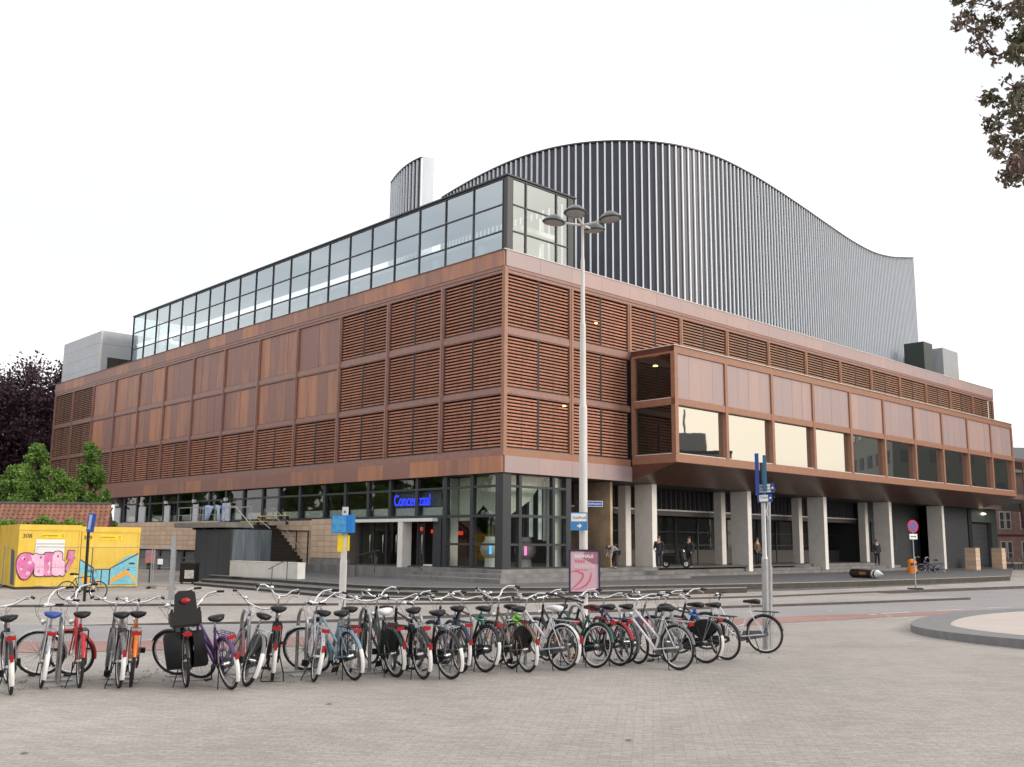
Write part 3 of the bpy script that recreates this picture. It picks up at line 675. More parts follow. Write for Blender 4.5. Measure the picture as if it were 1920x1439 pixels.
# pillars: fins of off-white concrete, two rows
for i, (u, v) in enumerate(((1234, 1082), (1413, 1079), (1555.5, 1075), (1678, 1072.5), (1777, 1074.5))):
    x1 = LH(u, v, 1, 0.0).x
    bx('pillar', M_PILL, hall, x1-.46, x1, .02, 1.35, -.3 if i < 4 else -.45, 5.49)
for u in (1184, 1363, 1508, 1632):
    x1 = LH(u, 1069, 1, 2.2).x
    if x1 < 44: bx('pillar', M_PILL, hall, x1-.5, x1, 2.2, 2.8, FL, 5.49)
# dark service wing at the right end
dk = mat('charcoal_service_wall', (.040, .043, .050), .55, var=.15)
bx('service_wall', dk, hall, 44.0, 53.95, 2.4, 2.6, -.3, 5.49)
for i in range(3):
    x = 44.6+i*1.5
    for z0, z1 in ((1.5, 2.1), (2.16, 3.9)): bx('window_pane', mat('far_glazing', (.05, .062, .068), .15, var=.4, scale=.8), hall, x, x+1.42, 2.33, 2.39, z0, z1)
    bx('mullion', M_DARK, hall, x-.08, x-.003, 2.30, 2.395, 1.45, 3.95)
bx('service_side_wall', dk, hall, 44.0, 44.2, 2.6, 9, -.3, 5.49)
bx('end_side_wall', dk, hall, WL-.6, WL-.4, .9, 60, -.5, 5.49)
bx('service_wall', dk, hall, 53.9, 60.2, .6, .8, -.3, 5.49)
bx('service_wall_reveal', M_DARK, hall, 60.2, 61.0, .5, .9, -.3, 5.49)
gd = bx('garage_door', mat('grey_roller_door', (.065, .068, .078), .5), hall, 61.0, 65.6, .95, 1.0, -.3, 4.2)
for i in range(9): bx('door_section', MATS['grey_roller_door'], gd, 61.02, 65.58, .90, .945, -.28+i*.5, .2+i*.5-.01)
bx('service_wall', mat('green_grey_panel', (.075, .095, .088), .5), hall, 61.0, 67, .5, .7, 4.25, 5.49)
bx('service_wall', MATS['green_grey_panel'], hall, 65.65, 67, .5, .9, -.3, 4.24)
q = LH(1843, 964, 1, .4); MB().lathe([(0, -.12), (.2, -.08), (.3, 0), (.2, .08), (0, .12)], 16, Matrix.Translation(q)).build('wall_lamp', mat('lit_warm_lamp', (1, .9, .7), .5, emit=((1, .85, .6), 2.5)), hall)
q = LH(1119, 954, 1, 2.0); MB().lathe([(0, -.1), (.15, -.07), (.2, 0), (.12, .08), (0, .1)], 14, Matrix.Translation(q)).build('arcade_lamp', MATS['lit_warm_lamp'], hall)
# link bridge leaving the picture on the right
y_ = -2.2; q0 = LH(1906, 885, 1, y_)
lb = thing('link_bridge', 'brown steel and glass link bridge leaving the picture behind the hall bay at right edge', 'bridge', (CX, CY, 0), YAW)
bx('bridge_deck', M_FRAME, lb, bx1+.1, 90, y_, 1.5, 6.45, 6.9)
bx('bridge_roof', M_FRAME, lb, bx1+.1, 90, y_, 1.5, 10.1, 10.4)
for i in range(10):
    x = bx1+.3+i*2.6; bx('bridge_mullion', M_FRAME, lb, x-.08, x+.08, y_, y_+.15, 6.9, 10.1); bx('bridge_pane', G_DARK, lb, x+.09, x+2.51, y_+.06, y_+.08, 6.9, 10.1)
MB().add([(bx1+2, y_+.05, 6.45), (90, y_+.05, 6.45), (90, 1.4, 5.6), (bx1+2, 1.4, 5.6)], [(0, 3, 2, 1)]).build('bridge_soffit', M_CONC, lb)
MB().tube([(bx1+7.4, -1, 6.3), (bx1+8.3, -1, 3.2)], .15).build('bridge_strut', M_SOFF, lb)
# ---------------- left side: sandstone base, stairs, landing
def tiles(side_x, y0, y1, z0, z1, n, rows, parent=hall, dx=.06):
    me = bpy.data.meshes.new('stone_tile'); tw = (y1-y0)/n; th = (z1-z0)/rows
    r_ = MB().box(-dx, 0, .008, tw-.008, .008, th-.008); me.from_pydata(r_.v, [], r_.f)
    for i in range(n):
        for j in range(rows): link('stone_tile', me, M_STONE, parent, Matrix.Translation((side_x+random.uniform(-.006, .004), y0+i*tw, z0+j*th)))
M_JOINT = mat('grey_mortar', (.16, .14, .11), .9)
bx('stone_base', M_JOINT, hall, -.33, 3.0, 13.52, 17.3, .3, 3.28); tiles(-.335, 13.5, 17.32, .9, 3.3, 5, 7)
bx('stone_base_foot', M_CONC, hall, -.42, 0, 13.5, 17.35, .3, .88)
bx('stone_base', M_JOINT, hall, .02, 3.0, 17.31, 29.5, -.3, 3.22); tiles(.015, 17.34, 23.2, .4, 3.24, 7, 8)
bx('stone_base', M_JOINT, hall, -.33, 3.0, 29.5, 50.2, 1.18, 3.3); tiles(-.335, 29.5, 50.2, 1.18, 3.32, 21, 6)
bx('basement_recess', mat('dark_basement_wall', (.05, .052, .055), .7), hall, .3, 1, 29.5, 50.2, -.6, 1.18)
for i in range(9):
    y = 30.2+i*2.1
    bx('basement_door', mat('grey_basement_door', (.16, .17, .18), .5, rnd=.3), hall, .2, .28, y, y+1.6, -.5, 1.05); bx('basement_mullion', M_DARK, hall, .1, .25, y+1.65, y+1.95, -.5, 1.15)
bx('north_end_wall', M_CONC, hall, .3, 9, 50.2, 50.5, -.5, 5.49)
# white service doors in the glazed upper strip
for y0, y1 in ((48.5, 49.7), (43.4, 44.6), (38.8, 39.7), (33.9, 34.7), (28.9, 30.0)):
    bx('white_door_panel', mat('pale_grey_door', (.55, .57, .60), .5), hall, -.02, .08, y0, y1, 3.32, 4.62)
    bx('flood_light', M_COPE, hall, -.22, -.02, y0+.3, y0+.6, 4.75, 4.98)
# stairs
stair = thing('outdoor_staircase', 'dark stone staircase with black rail frame climbing beside the sandstone wall', 'staircase', (CX, CY, 0), YAW)
NS = 14
for i in range(NS):
    z = .15+i*(2.95-.15)/(NS-1); y = 17.75+i*.34
    bx('step', mat('dark_brown_step', (.045, .036, .030), .8, var=.3), stair, -4.3, -.02, y, 23.5, z-.2, z)
    bx('step_edge', M_RISER, stair, -4.29, -.03, y-.012, y+.05, z-.03, z+.004)
for yy, z0 in ((17.9, .1), (19.3, 1.3)):
    MB().tube([(-.25, yy, z0), (-.25, yy, 2.55)], .05, 6).build('rail_post', M_DARK, stair)
MB().tube([(-.25, 17.85, 2.55), (-.25, 22.6, 2.62)], .045, 6).build('rail_bar', M_DARK, stair)
MB().tube([(-.35, 18.1, 1.1), (-.35, 22.3, 3.9), (-.35, 23.2, 3.9)], .025, 6).build('handrail', M_ALU, stair)
for y, z in ((18.1, .1), (19.5, 1.3), (20.9, 2.4), (22.3, 3.0)): MB().tube([(-.35, y, z), (-.35, y, z+1.)], .02, 6).build('rail_post', M_ALU, stair)
bx('landing', M_CONC, stair, -5.0, -.02, 22.3, 25.0, 2.75, 2.96)
# yellow benches on the landing
for i, (y0, y1, z, x) in enumerate(((19.2, 23.6, 3.57, -.85), (21.2, 24.5, 3.2, -1.3))):
    t = thing('slatted_bench', ('long yellow bench board nearer the glazing above the staircase', 'short lower yellow bench board at stair top')[i], 'bench', (CX, CY, 0), YAW, 'yellow benches above the staircase')
    ym = mat('yellow_paint', (.75, .52, .06), .5)
    bx('seat_board', ym, t, x-.18, x+.18, y0, y1, z-.05, z); bx('leg', M_DSTEEL, t, x-.1, x+.1, y0+.3, y0+.36, 2.96, z-.051); bx('leg', M_DSTEEL, t, x-.1, x+.1, y1-.4, y1-.34, 2.96, z-.051)
# steel clad drum with concrete platform and railing
mc = mat('blue_grey_zinc', (.135, .165, .19), .35, .5, var=.35, scale=1.3, stretch=(2, 2, .25))
drum = thing('clad_stair_block', 'blue-grey metal clad block carrying a concrete platform beside the staircase', 'wall block', (CX, CY, 0), YAW)
xc, yc = -7.35, 14.46
MB().box(xc, -4.9, yc, 18.9, -.5, 2.52).build('block_body', mc, drum)
for i in range(3): bx('cladding_sheet', mc, drum, xc+i*.82+.01, xc+(i+1)*.82-.01, yc-.04, yc-.003, -.1, 2.54)
for i in range(3): bx('cladding_sheet', mat('shaded_zinc', (.07, .078, .09), .4, .3, var=.15), drum, xc-.04, xc-.003, yc+i*1.48+.01, yc+(i+1)*1.48-.01, -.5, 2.54)  # left face: its shade is put into a darker zinc colour
bx('platform_slab', M_CONC, drum, xc-.3, xc+1.4, 14.7, 21.3, 2.66, 2.95)
for y in (15.2, 16.6, 18.0, 19.4): bx('slab_support', M_DARK, drum, xc+.1, xc+1.1, y, y+.25, 2.54, 2.659)
bx('landing_link', M_CONC, drum, xc+1.4, -4.4, 19.0, 22.4, 2.66, 2.90)
rail = thing('platform_railing', 'galvanised railing round the concrete platform with stair handrail running down right', 'railing', (CX, CY, 0), YAW)
xr = xc-.15
MB().tube([(xr, 21.1, 2.95), (xr, 21.1, 3.85), (xr, 14.8, 3.85), (xr+.1, 14.2, 3.82), (xr, 11.9, 2.62)], .028, 6).build('top_rail', M_ALU, rail)
MB().tube([(xr, 21.1, 3.4), (xr, 14.8, 3.4)], .02, 6).build('mid_rail', M_ALU, rail)
MB().tube([(xr+1.2, 14.2, 3.3), (xr+1.2, 13.9, 3.3), (xr+1.2, 12.2, 2.6)], .022, 6).build('mid_rail', M_ALU, rail)
for y in (21.1, 19.5, 17.9, 16.4, 14.8): MB().tube([(xr, y, 2.95), (xr, y, 3.85)], .025, 6).build('post', M_ALU, rail)
MB().tube([(xr+1.4, 21.1, 3.85), (xr+1.4, 14.8, 3.85)], .025, 6).build('top_rail', M_ALU, rail)
for y in (21.1, 18., 14.8): MB().tube([(xr+1.4, y, 2.95), (xr+1.4, y, 3.85)], .022, 6).build('post', M_ALU, rail)
rail2 = thing('stair_railing', 'small galvanised railing at the head of the dark staircase', 'railing', (CX, CY, 0), YAW)
MB().tube([(-.9, 22.4, 2.96), (-.9, 22.4, 4.0), (-.9, 21.2, 4.05), (-.9, 19.2, 3.1)], .025, 6).build('top_rail', M_ALU, rail2)
MB().tube([(-.9, 21.2, 2.9), (-.9, 21.2, 4.05)], .025, 6).build('post', M_ALU, rail2)
MB().tube([(-.9, 22.4, 3.5), (-.9, 21.2, 3.5), (-.9, 19.8, 2.95)], .02, 6).build('mid_rail', M_ALU, rail2)
# sheet thrown over the railing
sh = MB(); nn_ = 9
for k, (y0, y1, zb, c) in enumerate(((17.6, 16.5, 3.05, 0), (16.3, 15.7, 3.0, 1), (15.5, 15.1, 3.0, 2))):
    vs_ = []
    for i in range(nn_):
        for j in range(7):
            a = i/(nn_-1); b_ = j/6
            wv = .05*math.sin(a*9+k)*(.3+b_); yy = y0+(y1-y0)*a; yy = (yy-(y0+y1)/2)*(1-.75*b_)+(y0+y1)/2+.25*b_*(1 if k == 0 else -1)
            vs_.append((xr-.05+wv-.03*b_, yy, 3.92-(3.92-zb)*b_+.03*math.sin(a*5)))
    sh.add(vs_, [(i*7+j, (i+1)*7+j, (i+1)*7+j+1, i*7+j+1) for i in range(nn_-1) for j in range(6)], True)
o = sh.build('cloth', mat('pale_blue_cloth', (.55, .66, .80), .8, col2=(.16, .30, .60), scale=2.2)); o.matrix_world = hall.matrix_world.copy()
o.location = (CX, CY, 0); o.rotation_euler = (0, 0, YAW)
so_ = o.modifiers.new('t', 'SOLIDIFY'); so_.thickness = .015
tag(o, 'pale blue and white cloth hanging over the platform railing', 'cloth')
# white concrete bench wall with thin handrail
wb = thing('low_white_wall', 'low white concrete bench wall at the top of the broad steps', 'low wall')
a = PZ(430, 1081, 0); b_ = PZ(557, 1087, 0); d = (b_-a).normalized(); nn = Vector((-d.y, d.x, 0))
MB().prism([tuple(a.xy), tuple(b_.xy), tuple((b_+nn*.5).xy), tuple((a+nn*.5).xy)], .01, .80).build('wall_body', mat('stained_white_concrete', (.62, .62, .58), .8, var=.12, scale=1.5), wb)
MB().prism([tuple((a-nn*.02).xy), tuple((b_-nn*.02).xy), tuple((b_+nn*.52).xy), tuple((a+nn*.52).xy)], .802, .84).build('wall_cap', MATS['stained_white_concrete'], wb)
def handrail(label, px, base, h=.02):
    t = thing('step_handrail', label, 'handrail'); pts = px
    MB().tube(pts, .022, 6).build('rail', M_DSTEEL, t)
    for p, zb in base: MB().tube([(p.x, p.y, zb), (p.x, p.y, p.z)], .02, 6).build('post', M_DSTEEL, t)
yA = PZ(540, 1089, 0).y; yB = PZ(512, 1104, -.3).y-.4
r1, r2, r3 = PY(503, 1068, yB), PY(532, 1053, yA-.2), PY(555, 1053, yA+1.0)
handrail('thin dark handrail on the broad steps before the low white wall', [r1, r2, r3], [(PY(510.5, 1064.5, yB+.3), -.4), (PY(539, 1053, yA+.15), 0)])
yA = PZ(702, 1070, .4).y; h1, h2 = PZ(667, 1075, .2), PZ(703, 1068, .5)
handrail('thin dark handrail in front of the hall entrance doors', [PY(668, 1043, h1.y), PY(705, 1033, h2.y), PY(712, 1033, h2.y+.3)], [(PY(668, 1043, h1.y), 0), (PY(703, 1033.5, h2.y), .3)])

# ================================================================== SCENERY BEHIND AND AROUND
import numpy as np
def leafmat(name, c1, c2, rough=.6):
    m = mat(name, c1, rough, col2=c2, scale=1.3, rnd=0); p = m.node_tree.nodes['Principled BSDF']
    p.inputs['Subsurface Weight'].default_value = 0; p.inputs['Specular IOR Level'].default_value = .3
    return m
def leaves(name, clumps, n, size, m, parent, seed=1, flat=.35, aspect=1.6, kink=True):
    rg = np.random.default_rng(seed); cl = np.array([c[:3] for c in clumps]); rad = np.array([c[3] for c in clumps])
    wgt = rad**2.2; wgt /= wgt.sum(); idx = rg.choice(len(cl), n, p=wgt)
    dr = rg.normal(size=(n, 3)); dr /= np.linalg.norm(dr, axis=1)[:, None]
    rr = rad[idx]*(rg.random(n)**.45)*(1+.18*rg.normal(size=n)); c = cl[idx]+dr*rr[:, None]*np.array([1, 1, .85])
    u = rg.normal(size=(n, 3)); u /= np.linalg.norm(u, axis=1)[:, None]
    q = rg.normal(size=(n, 3)); v = np.cross(u, q); v /= np.linalg.norm(v, axis=1)[:, None]
    s = size*(.6+.8*rg.random(n))[:, None]
    w_ = np.cross(u, v)
    P_ = np.stack([c-u*s*aspect*.5, c+v*s*.42+w_*s*.12, c+u*s*aspect*.5, c-v*s*.42+w_*s*.12], 1).reshape(-1, 3)
    me = bpy.data.meshes.new(name); me.vertices.add(4*n); me.vertices.foreach_set('co', P_.ravel())
    me.loops.add(6*n); b0 = np.arange(n)*4; tri = np.stack([b0, b0+1, b0+2, b0, b0+2, b0+3], 1).ravel()
    me.loops.foreach_set('vertex_index', tri); me.polygons.add(2*n); me.polygons.foreach_set('loop_start', np.arange(2*n)*3)
    me.update(calc_edges=True); me.validate(); return link(name, me, m, parent)
def tree(label, base, H_, rad, n, size, m, seed, cat='tree', group=None, shape='round', trunk=.25, bare=.3, name='tree', nc=46):
    random.seed(seed); t = thing(name, label, cat, base, 0, group)
    bark = mat('tree_bark', (.085, .065, .05), .9, var=.3, bump=.4)
    tb = MB(); top = Vector((random.uniform(-.3, .3), random.uniform(-.3, .3), H_*.8))
    tb.tube([(0, 0, -.1), (top.x*.3, top.y*.3, H_*.3), tuple(top)], [trunk, trunk*.7, trunk*.15], 8)
    cl = []
    for i in range(nc):
        a = random.uniform(0, 2*math.pi); z = bare+(1-bare)*random.random()
        if shape == 'cone': rr = rad*(1.05-z)**.75*(.55+.5*random.random())
        else: rr = rad*math.sqrt(max(.05, 1-((z-.62)/.42)**2))*(.5+.55*random.random())
        p = Vector((rr*math.cos(a), rr*math.sin(a), z*H_)); r_ = rad*random.uniform(.16, .34)*(1.15-.5*z if shape == 'cone' else 1)
        cl.append((p.x, p.y, p.z, r_))
        if i % 3 == 0: tb.tube([(top.x*.4, top.y*.4, max(.15*H_, p.z*.55)), tuple(p*.6+Vector((0, 0, p.z*.3))), tuple(p)], [trunk*.35, trunk*.2, trunk*.05], 5)
    tb.build('trunk', bark, t)
    o = leaves('crown', cl, n, size, m, t, seed); return t
LG = leafmat('fresh_green_leaf', (.10, .20, .035), (.21, .35, .075))
LG2 = leafmat('mid_green_leaf', (.04, .095, .02), (.095, .17, .04))
LP = leafmat('copper_beech_leaf', (.018, .008, .016), (.065, .03, .045))
LR = leafmat('bronze_green_leaf', (.08, .12, .045), (.22, .13, .13))
for i, (u, v, y, rad, lab) in enumerate(((172, 835, 64, 1.8, 'slim bright green tree with the tallest pointed crown before the louvred facade'),
        (70, 838, 66, 2.0, 'bright green tree with pointed crown left of the tallest one, before dark beech'),
        (28, 880, 63, 2.1, 'broad low bright green tree at the left picture edge above tiled roof'),
        (118, 888, 62, 2.0, 'rounded bright green tree between the two pointed green trees'),
        (196, 925, 61, 1.1, 'small green bush-like tree at the tiled roof corner, right of the others'))):
    p = PY(u, v, y); Hh = p.z+.5
    tree(lab, (p.x, y, -.45), Hh, rad, 26000 if rad > 1.5 else 9000, .115, LG, 20+i, group='young green trees behind the tiled roof', shape='cone', trunk=.12, bare=.22, nc=60)
for i, (u, v, y, rad, hh, lab) in enumerate(((78, 692, 112, 7.5, 0, 'tall copper beech with dark purple crown beside the far end of the hall'),
        (8, 735, 106, 7.0, 0, 'dark purple beech cut by the left picture edge'), (-60, 760, 104, 7, 0, 'purple beech just outside the left picture edge'))):
    p = PY(u, v, y)
    tree(lab, (p.x, y, -.45), p.z+.5, rad, 30000, .26, LP, 40+i, group='copper beeches', trunk=.6, bare=.12, nc=150)
# green masses reflected in the lobby glass
for i, (x, y, h) in enumerate(((-62, 62, 15), (-72, 48, 17), (-58, 34, 14), (-76, 78, 18), (-60, 18, 16), (-50, 5, 13), (-84, 60, 19), (-66, 92, 17))):
    tree(['park tree beyond the left picture edge, nearest the beeches', 'tall park tree left of the view, second row', 'low park tree left of the view', 'broad park tree far left behind the shed', 'park tree left of the bicycle row', 'small park tree left of the camera', 'tallest park tree out of view on the left', 'park tree far left beyond the hall end'][i], (x, y, -.4), h, 6.5, 3500, .8, LG2, 60+i, group='park trees left of the view', trunk=.4, bare=.1, nc=40)
# little weeds behind the containers
# ---- tiled shed
shed = thing('tiled_shed', 'low shed with red clay tile roof behind the yellow containers', 'shed')
yr = 56.
A = PY(-40, 940, yr); Bp = PY(207, 952, yr); Cc = PY(223, 992, yr-1.9)
zr_ = (A.z+Bp.z)/2; ze = Cc.z-.35
RX0, RX1 = A.x-4, Bp.x
MB().add([(RX0, yr-2.2, ze), (RX1+.70, yr-2.2, ze), (RX1, yr, zr_), (RX0, yr, zr_), (RX0, yr+2.4, ze), (RX1-.6, yr+2.4, ze)], [(0, 1, 2, 3), (3, 2, 5, 4), (1, 5, 2)]).build('roof_boarding', mat('dark_roof_underlay', (.06, .035, .03), .9), shed)
bx('shed_wall', mat('red_brown_brickwork', (.22, .11, .08), .85, var=.2), shed, RX0, RX1+.5, yr-1.9, yr+2.1, -.5, ze)
me = bpy.data.meshes.new('roof_tile'); r_ = MB()
pr = [(-.15, .0), (-.10, .045), (0, .06), (.08, .03), (.15, .02)]
L_ = .36
r_.add([(x, 0, z) for x, z in pr]+[(x, L_, z-.0) for x, z in pr]+[(x, 0, z-.03) for x, z in pr], [(i, i+1, 6+i, 5+i) for i in range(4)]+[(10+i, 11+i, i+1, i) for i in range(4)], False)
me.from_pydata(r_.v, [], r_.f)
slope = math.atan2(zr_-ze, 2.2); sl = 2.2/math.cos(slope)
tm = mat('red_clay_tile', (.30, .125, .075), .8, col2=(.20, .10, .075), scale=1.1, rnd=.22)
nrow = 8; cnt = 0
for j in range(nrow):
    f = j/nrow; xe = RX1+.75*(1-f)
    k = 0
    while True:
        x = xe-.15-k*.285; k += 1
        if x < PY(-6, 960, yr-1).x-.3 or cnt > 296: break
        link('roof_tile', me, tm, shed, Matrix.Translation((x, yr-2.2+f*2.2, ze+f*(zr_-ze)+.015)) @ Matrix.Rotation(slope-.05, 4, 'X')); cnt += 1
MB().tube([(RX0, yr, zr_+.03), (RX1, yr, zr_+.03)], .10, 6).build('ridge', mat('dark_ridge_tile', (.09, .085, .075), .9), shed)
# weeds sprouting behind the container roof
cl = [(PY(u, v, 53.2).x, 53.2, PY(u, v, 53.2).z, r_) for u, v, r_ in ((82, 978, .35), (70, 984, .3), (96, 982, .3), (132, 980, .28), (150, 985, .22), (20, 984, .3), (45, 986, .25), (5, 982, .3), (112, 986, .2))]
wd_ = thing('climbing_weeds', 'tufts of green weeds growing between container roofs and red tiles', 'plant'); wd_['kind'] = 'stuff'
leaves('foliage', cl, 2600, .10, LG, wd_, 5)
# ---- yellow site containers
ca = R(36.5); p0 = PZ(27, 1106, -.45)
yel = mat('yellow_container_paint', (.74, .49, .04), .5, var=.10, scale=1.2, col2=(.80, .56, .08))
LC = 5.62/2; HC = 3.05
def container(i, label):
    t = thing('site_container', label, 'container', (p0.x+math.cos(ca)*LC*i*1.004, p0.y+math.sin(ca)*LC*i*1.004, -.45-.06*i), ca, 'yellow site containers')
    dz = -.06 if i else 0
    MB().box(0, LC-.02, .0, 5, .12, HC).build('body', yel, t)
    MB().box(.02, LC-.04, .03, 4.9, -.1, .12).build('skid', mat('rusty_black_skid', (.04, .03, .025), .7), t)
    MB().box(-.015, LC-.005, -.03, 5, HC-.27, HC-.02).build('top_rail', yel, t)
    for x in (.0, LC-.12): MB().box(x, x+.1, -.02, 0, .12, HC-.28).build('corner_post', yel, t)
    for k in range(1, 10):
        x = .12+k*(LC-.3)/10; MB().box(x-.02, x+.02, -.008, 0, .15, HC-.28).build('wall_rib', yel, t)
    return t
c1 = container(0, 'yellow container numbered 308 with white shutter and pink bubble graffiti')
c2 = container(1, 'yellow container numbered 309 with blue angular graffiti')
ink = mat('black_print', (.02, .02, .02), .6); wp = M_WHT
def onc(x, z, d=-.032): return Matrix.Translation((x, d, z)) @ TXT_XZ
text('308', .28, ink, c1, onc(.15, 2.42, -.012), 'number'); text('309', .28, ink, c2, onc(.06, 2.42, -.012), 'number')
by = mat('bright_yellow_banner', (.85, .62, .02), .5)
for t, x in ((c1, 1.0), (c2, .85)):
    MB().box(x, x+1.05, -.02, -.009, 2.42, 2.66).build('name_plate', by, t); text('portatainers', .14, ink, t, onc(x+.04, 2.5, -.022), 'lettering')
    MB().tube([(x+.93+.055*math.cos(a), -.022, 2.54+.055*math.sin(a)) for a in [k*math.pi/6 for k in range(12)]], .008, 4, closed=True).build('emblem', ink, t)
MB().box(.75, 2.05, -.03, -.009, 1.35, 2.35).build('shutter', wp, c1); MB().box(.76, 2.04, -.04, -.031, 2.12, 2.16).build('shutter_rail', M_ALU, c1)
MB().box(.65, 1.55, -.012, -.009, .2, 2.25).build('door_leaf', yel, c2)
def flat(t, pts, d, m, name='graffiti_shape', th=.004): 
    o = MB().prism(pts, 0, th).build(name, m, t, Matrix.Translation((0, d, 0)) @ TXT_XZ); return o
pk = mat('pink_spray', (.62, .09, .30), .5, col2=(.82, .30, .55), scale=1.8); lp = mat('pale_pink_spray', (.85, .45, .66), .5, col2=(.92, .62, .78), scale=2.2); pu = mat('dark_plum_spray', (.05, .012, .05), .5)
bs = mat('sky_blue_spray', (.18, .52, .62), .5, var=.15); oy = mat('orange_spray', (.85, .38, .03), .5, var=.1)
def blob(cx, cz, rx, rz, n=20, w_=.0, ph=0): return [(cx+rx*math.cos(a)*(1+w_*math.sin(3*a+ph)), cz+rz*math.sin(a)*(1+w_*math.sin(3*a+ph))) for a in [2*math.pi*k/n for k in range(n)]]
def rounded(x0, x1, z0, z1, r_=.12, sh=0):
    o = []
    for cx, cz, a0 in ((x1-r_, z0+r_, -90), (x1-r_, z1-r_, 0), (x0+r_, z1-r_, 90), (x0+r_, z0+r_, 180)):
        for k in range(5): a = R(a0+k*22.5); x = cx+r_*math.cos(a); z = cz+r_*math.sin(a); o.append((x+sh*(z-z0), z))
    return o
def outlined(t, pts, m, g=.045, d=-.045):
    cx = sum(p[0] for p in pts)/len(pts); cz = sum(p[1] for p in pts)/len(pts)
    big = [(cx+(p[0]-cx)*(1+g/max(.15, abs(p[0]-cx)+.1)), cz+(p[1]-cz)*(1+g/max(.15, abs(p[1]-cz)+.1))) for p in pts]
    flat(t, big, d, pu); flat(t, pts, d-.008, m)
outlined(c1, blob(.38, 1.12, .40, .62, w_=.06), pk); outlined(c1, rounded(.78, 1.28, .62, 1.62, .15), lp, d=-.047); outlined(c1, blob(.80, 1.45, .17, .22), lp, d=-.049)
outlined(c1, rounded(1.22, 1.62, .62, 1.72, .12, -.05), pk, d=-.051); outlined(c1, rounded(1.56, 1.98, .62, 1.78, .18), lp, d=-.053); outlined(c1, rounded(1.93, 2.15, .62, 1.35, .08, -.06), lp, d=-.050)
outlined(c1, [(2.15, .95), (2.32, 1.42), (2.20, 1.40), (2.25, 1.82), (2.52, 1.80), (2.46, 1.50), (2.56, 1.48), (2.24, .80)], pk, d=-.055)
for x, z, r_ in ((.25, 1.45, .07), (.55, 1.25, .09), (.5, .75, .10), (.2, .95, .06), (.62, 1.55, .05), (1.4, 1.2, .06), (1.42, .8, .08), (1.75, 1.1, .05), (.98, .85, .06)): flat(c1, blob(x, z, r_, r_, 12), -.072, lp if x < .7 or 1.3 < x < 1.5 else pk)
for x in (1.04, 1.42, 1.74): flat(c1, [(x, .66), (x+.02, .66), (x+.03, 1.3), (x-.01, 1.3)], -.074, wp)
for x, z in ((.30, 1.42), (1.02, 1.50), (1.78, 1.55)): flat(c1, blob(x, z, .035, .05, 10), -.076, pu)
flat(c2, [(-.0, .22), (-.0, 1.42), (.62, 1.02), (.62, .22)], -.045, bs); flat(c2, [(1.42, .22), (1.42, .98), (2.22, 1.62), (2.74, 1.72), (2.74, .22)], -.045, bs)
flat(c2, [(.64, .22), (.64, .95), (1.40, .95), (1.40, .22)], -.045, bs)
for pts in ([(.0, 1.42), (.0, 1.47), (.66, 1.05), (.62, 1.0)], [(.6, .94), (.6, .98), (1.45, .98), (1.45, .94)], [(1.38, .22), (1.38, 1.0), (1.44, 1.0), (1.44, .22)], [(.60, .22), (.60, 1.0), (.66, 1.0), (.66, .22)], [(1.42, .98), (1.42, 1.03), (2.74, 1.77), (2.74, 1.70)], [(1.0, .22), (1.0, .95), (1.05, .95), (1.05, .22)]): flat(c2, pts, -.052, pu)
for pts in ([(.1, .35), (.55, .22), (.55, .5), (.1, .8)], [(1.48, .3), (2.3, .7), (2.7, .25), (2.7, .45), (2.2, .95), (1.48, .5)], [(.7, .25), (.95, .25), (.95, .5), (.7, .4)]): flat(c2, pts, -.049, oy)
flat(c2, blob(2.45, 1.25, .16, .05), -.056, pu); flat(c2, blob(2.3, .95, .09, .03), -.056, pu)
# blue scrawl on the container's end
MB().add([(-.012, .3, .2), (-.012, 1.2, .2), (-.012, 1.6, 1.9), (-.012, .8, 1.8)], [(0, 3, 2, 1)]).build('end_scrawl', mat('grey_blue_spray', (.08, .10, .14), .6), c1)
# ---- temporary fence
def fence(label, pa, pb, h, parts=2):
    t = thing('site_fence', label, 'fence', (0, 0, 0), 0, 'temporary site fence panels'); d = pb-pa; wires = MB()
    for k in range(parts+1):
        p = pa.lerp(pb, k/parts); MB().tube([(p.x, p.y, p.z-.05), (p.x, p.y, p.z+h)], .022, 6).build('post', M_ALU, t)
        MB().box(p.x-.12, p.x+.12, p.y-.3, p.y+.3, p.z-.02, p.z+.10).build('foot', M_CONC, t)
    for z in (.15, 1.05, h-.02): MB().tube([tuple(pa+Vector((0, 0, z))), tuple(pb+Vector((0, 0, z)))], .016 if z != 1.05 else .008, 5).build('rail', M_ALU, t)
    L_ = d.length; nv = int(L_/.12)
    for k in range(nv):
        p = pa.lerp(pb, (k+.5)/nv); wires.tube([(p.x, p.y, p.z+.15), (p.x, p.y, p.z+h-.03)], .0022, 3, cap=False)
    o = wires.build('mesh_wires', M_ALU, t); o['kind'] = 'stuff'
f0, f1, f2 = PZ(2, 1102, -.45), PZ(168, 1111, -.45), PZ(281, 1104, -.45)
fence('temporary mesh fence panel before the pink graffiti', f0, f1, 2.02, 1); fence('temporary mesh fence panel before the blue graffiti', f1, f2, 2.02, 1)
f3 = PZ(322, 1106, -.45); fence('short temporary fence panel between containers and grey gate post', f2+Vector((.1, 0, 0)), f3, 2.0, 1)
gp = PZ(320, 1125, -.45)
t = thing('square_post', 'grey square steel post standing in front of the basement doors', 'post', tuple(gp)); MB().box(-.085, .085, -.085, .085, -.05, 2.55).build('shaft', M_ALU, t); MB().box(-.16, .16, -.16, .16, -.02, .03).build('foot_plate', M_ALU, t); MB().tube([(-.1, 0, 2.1), (-.5, 0, 2.12)], .02, 5).build('bracket', M_ALU, t); MB().box(-.62, -.42, -.02, .02, 1.4, 1.62).build('notice', wp, t)
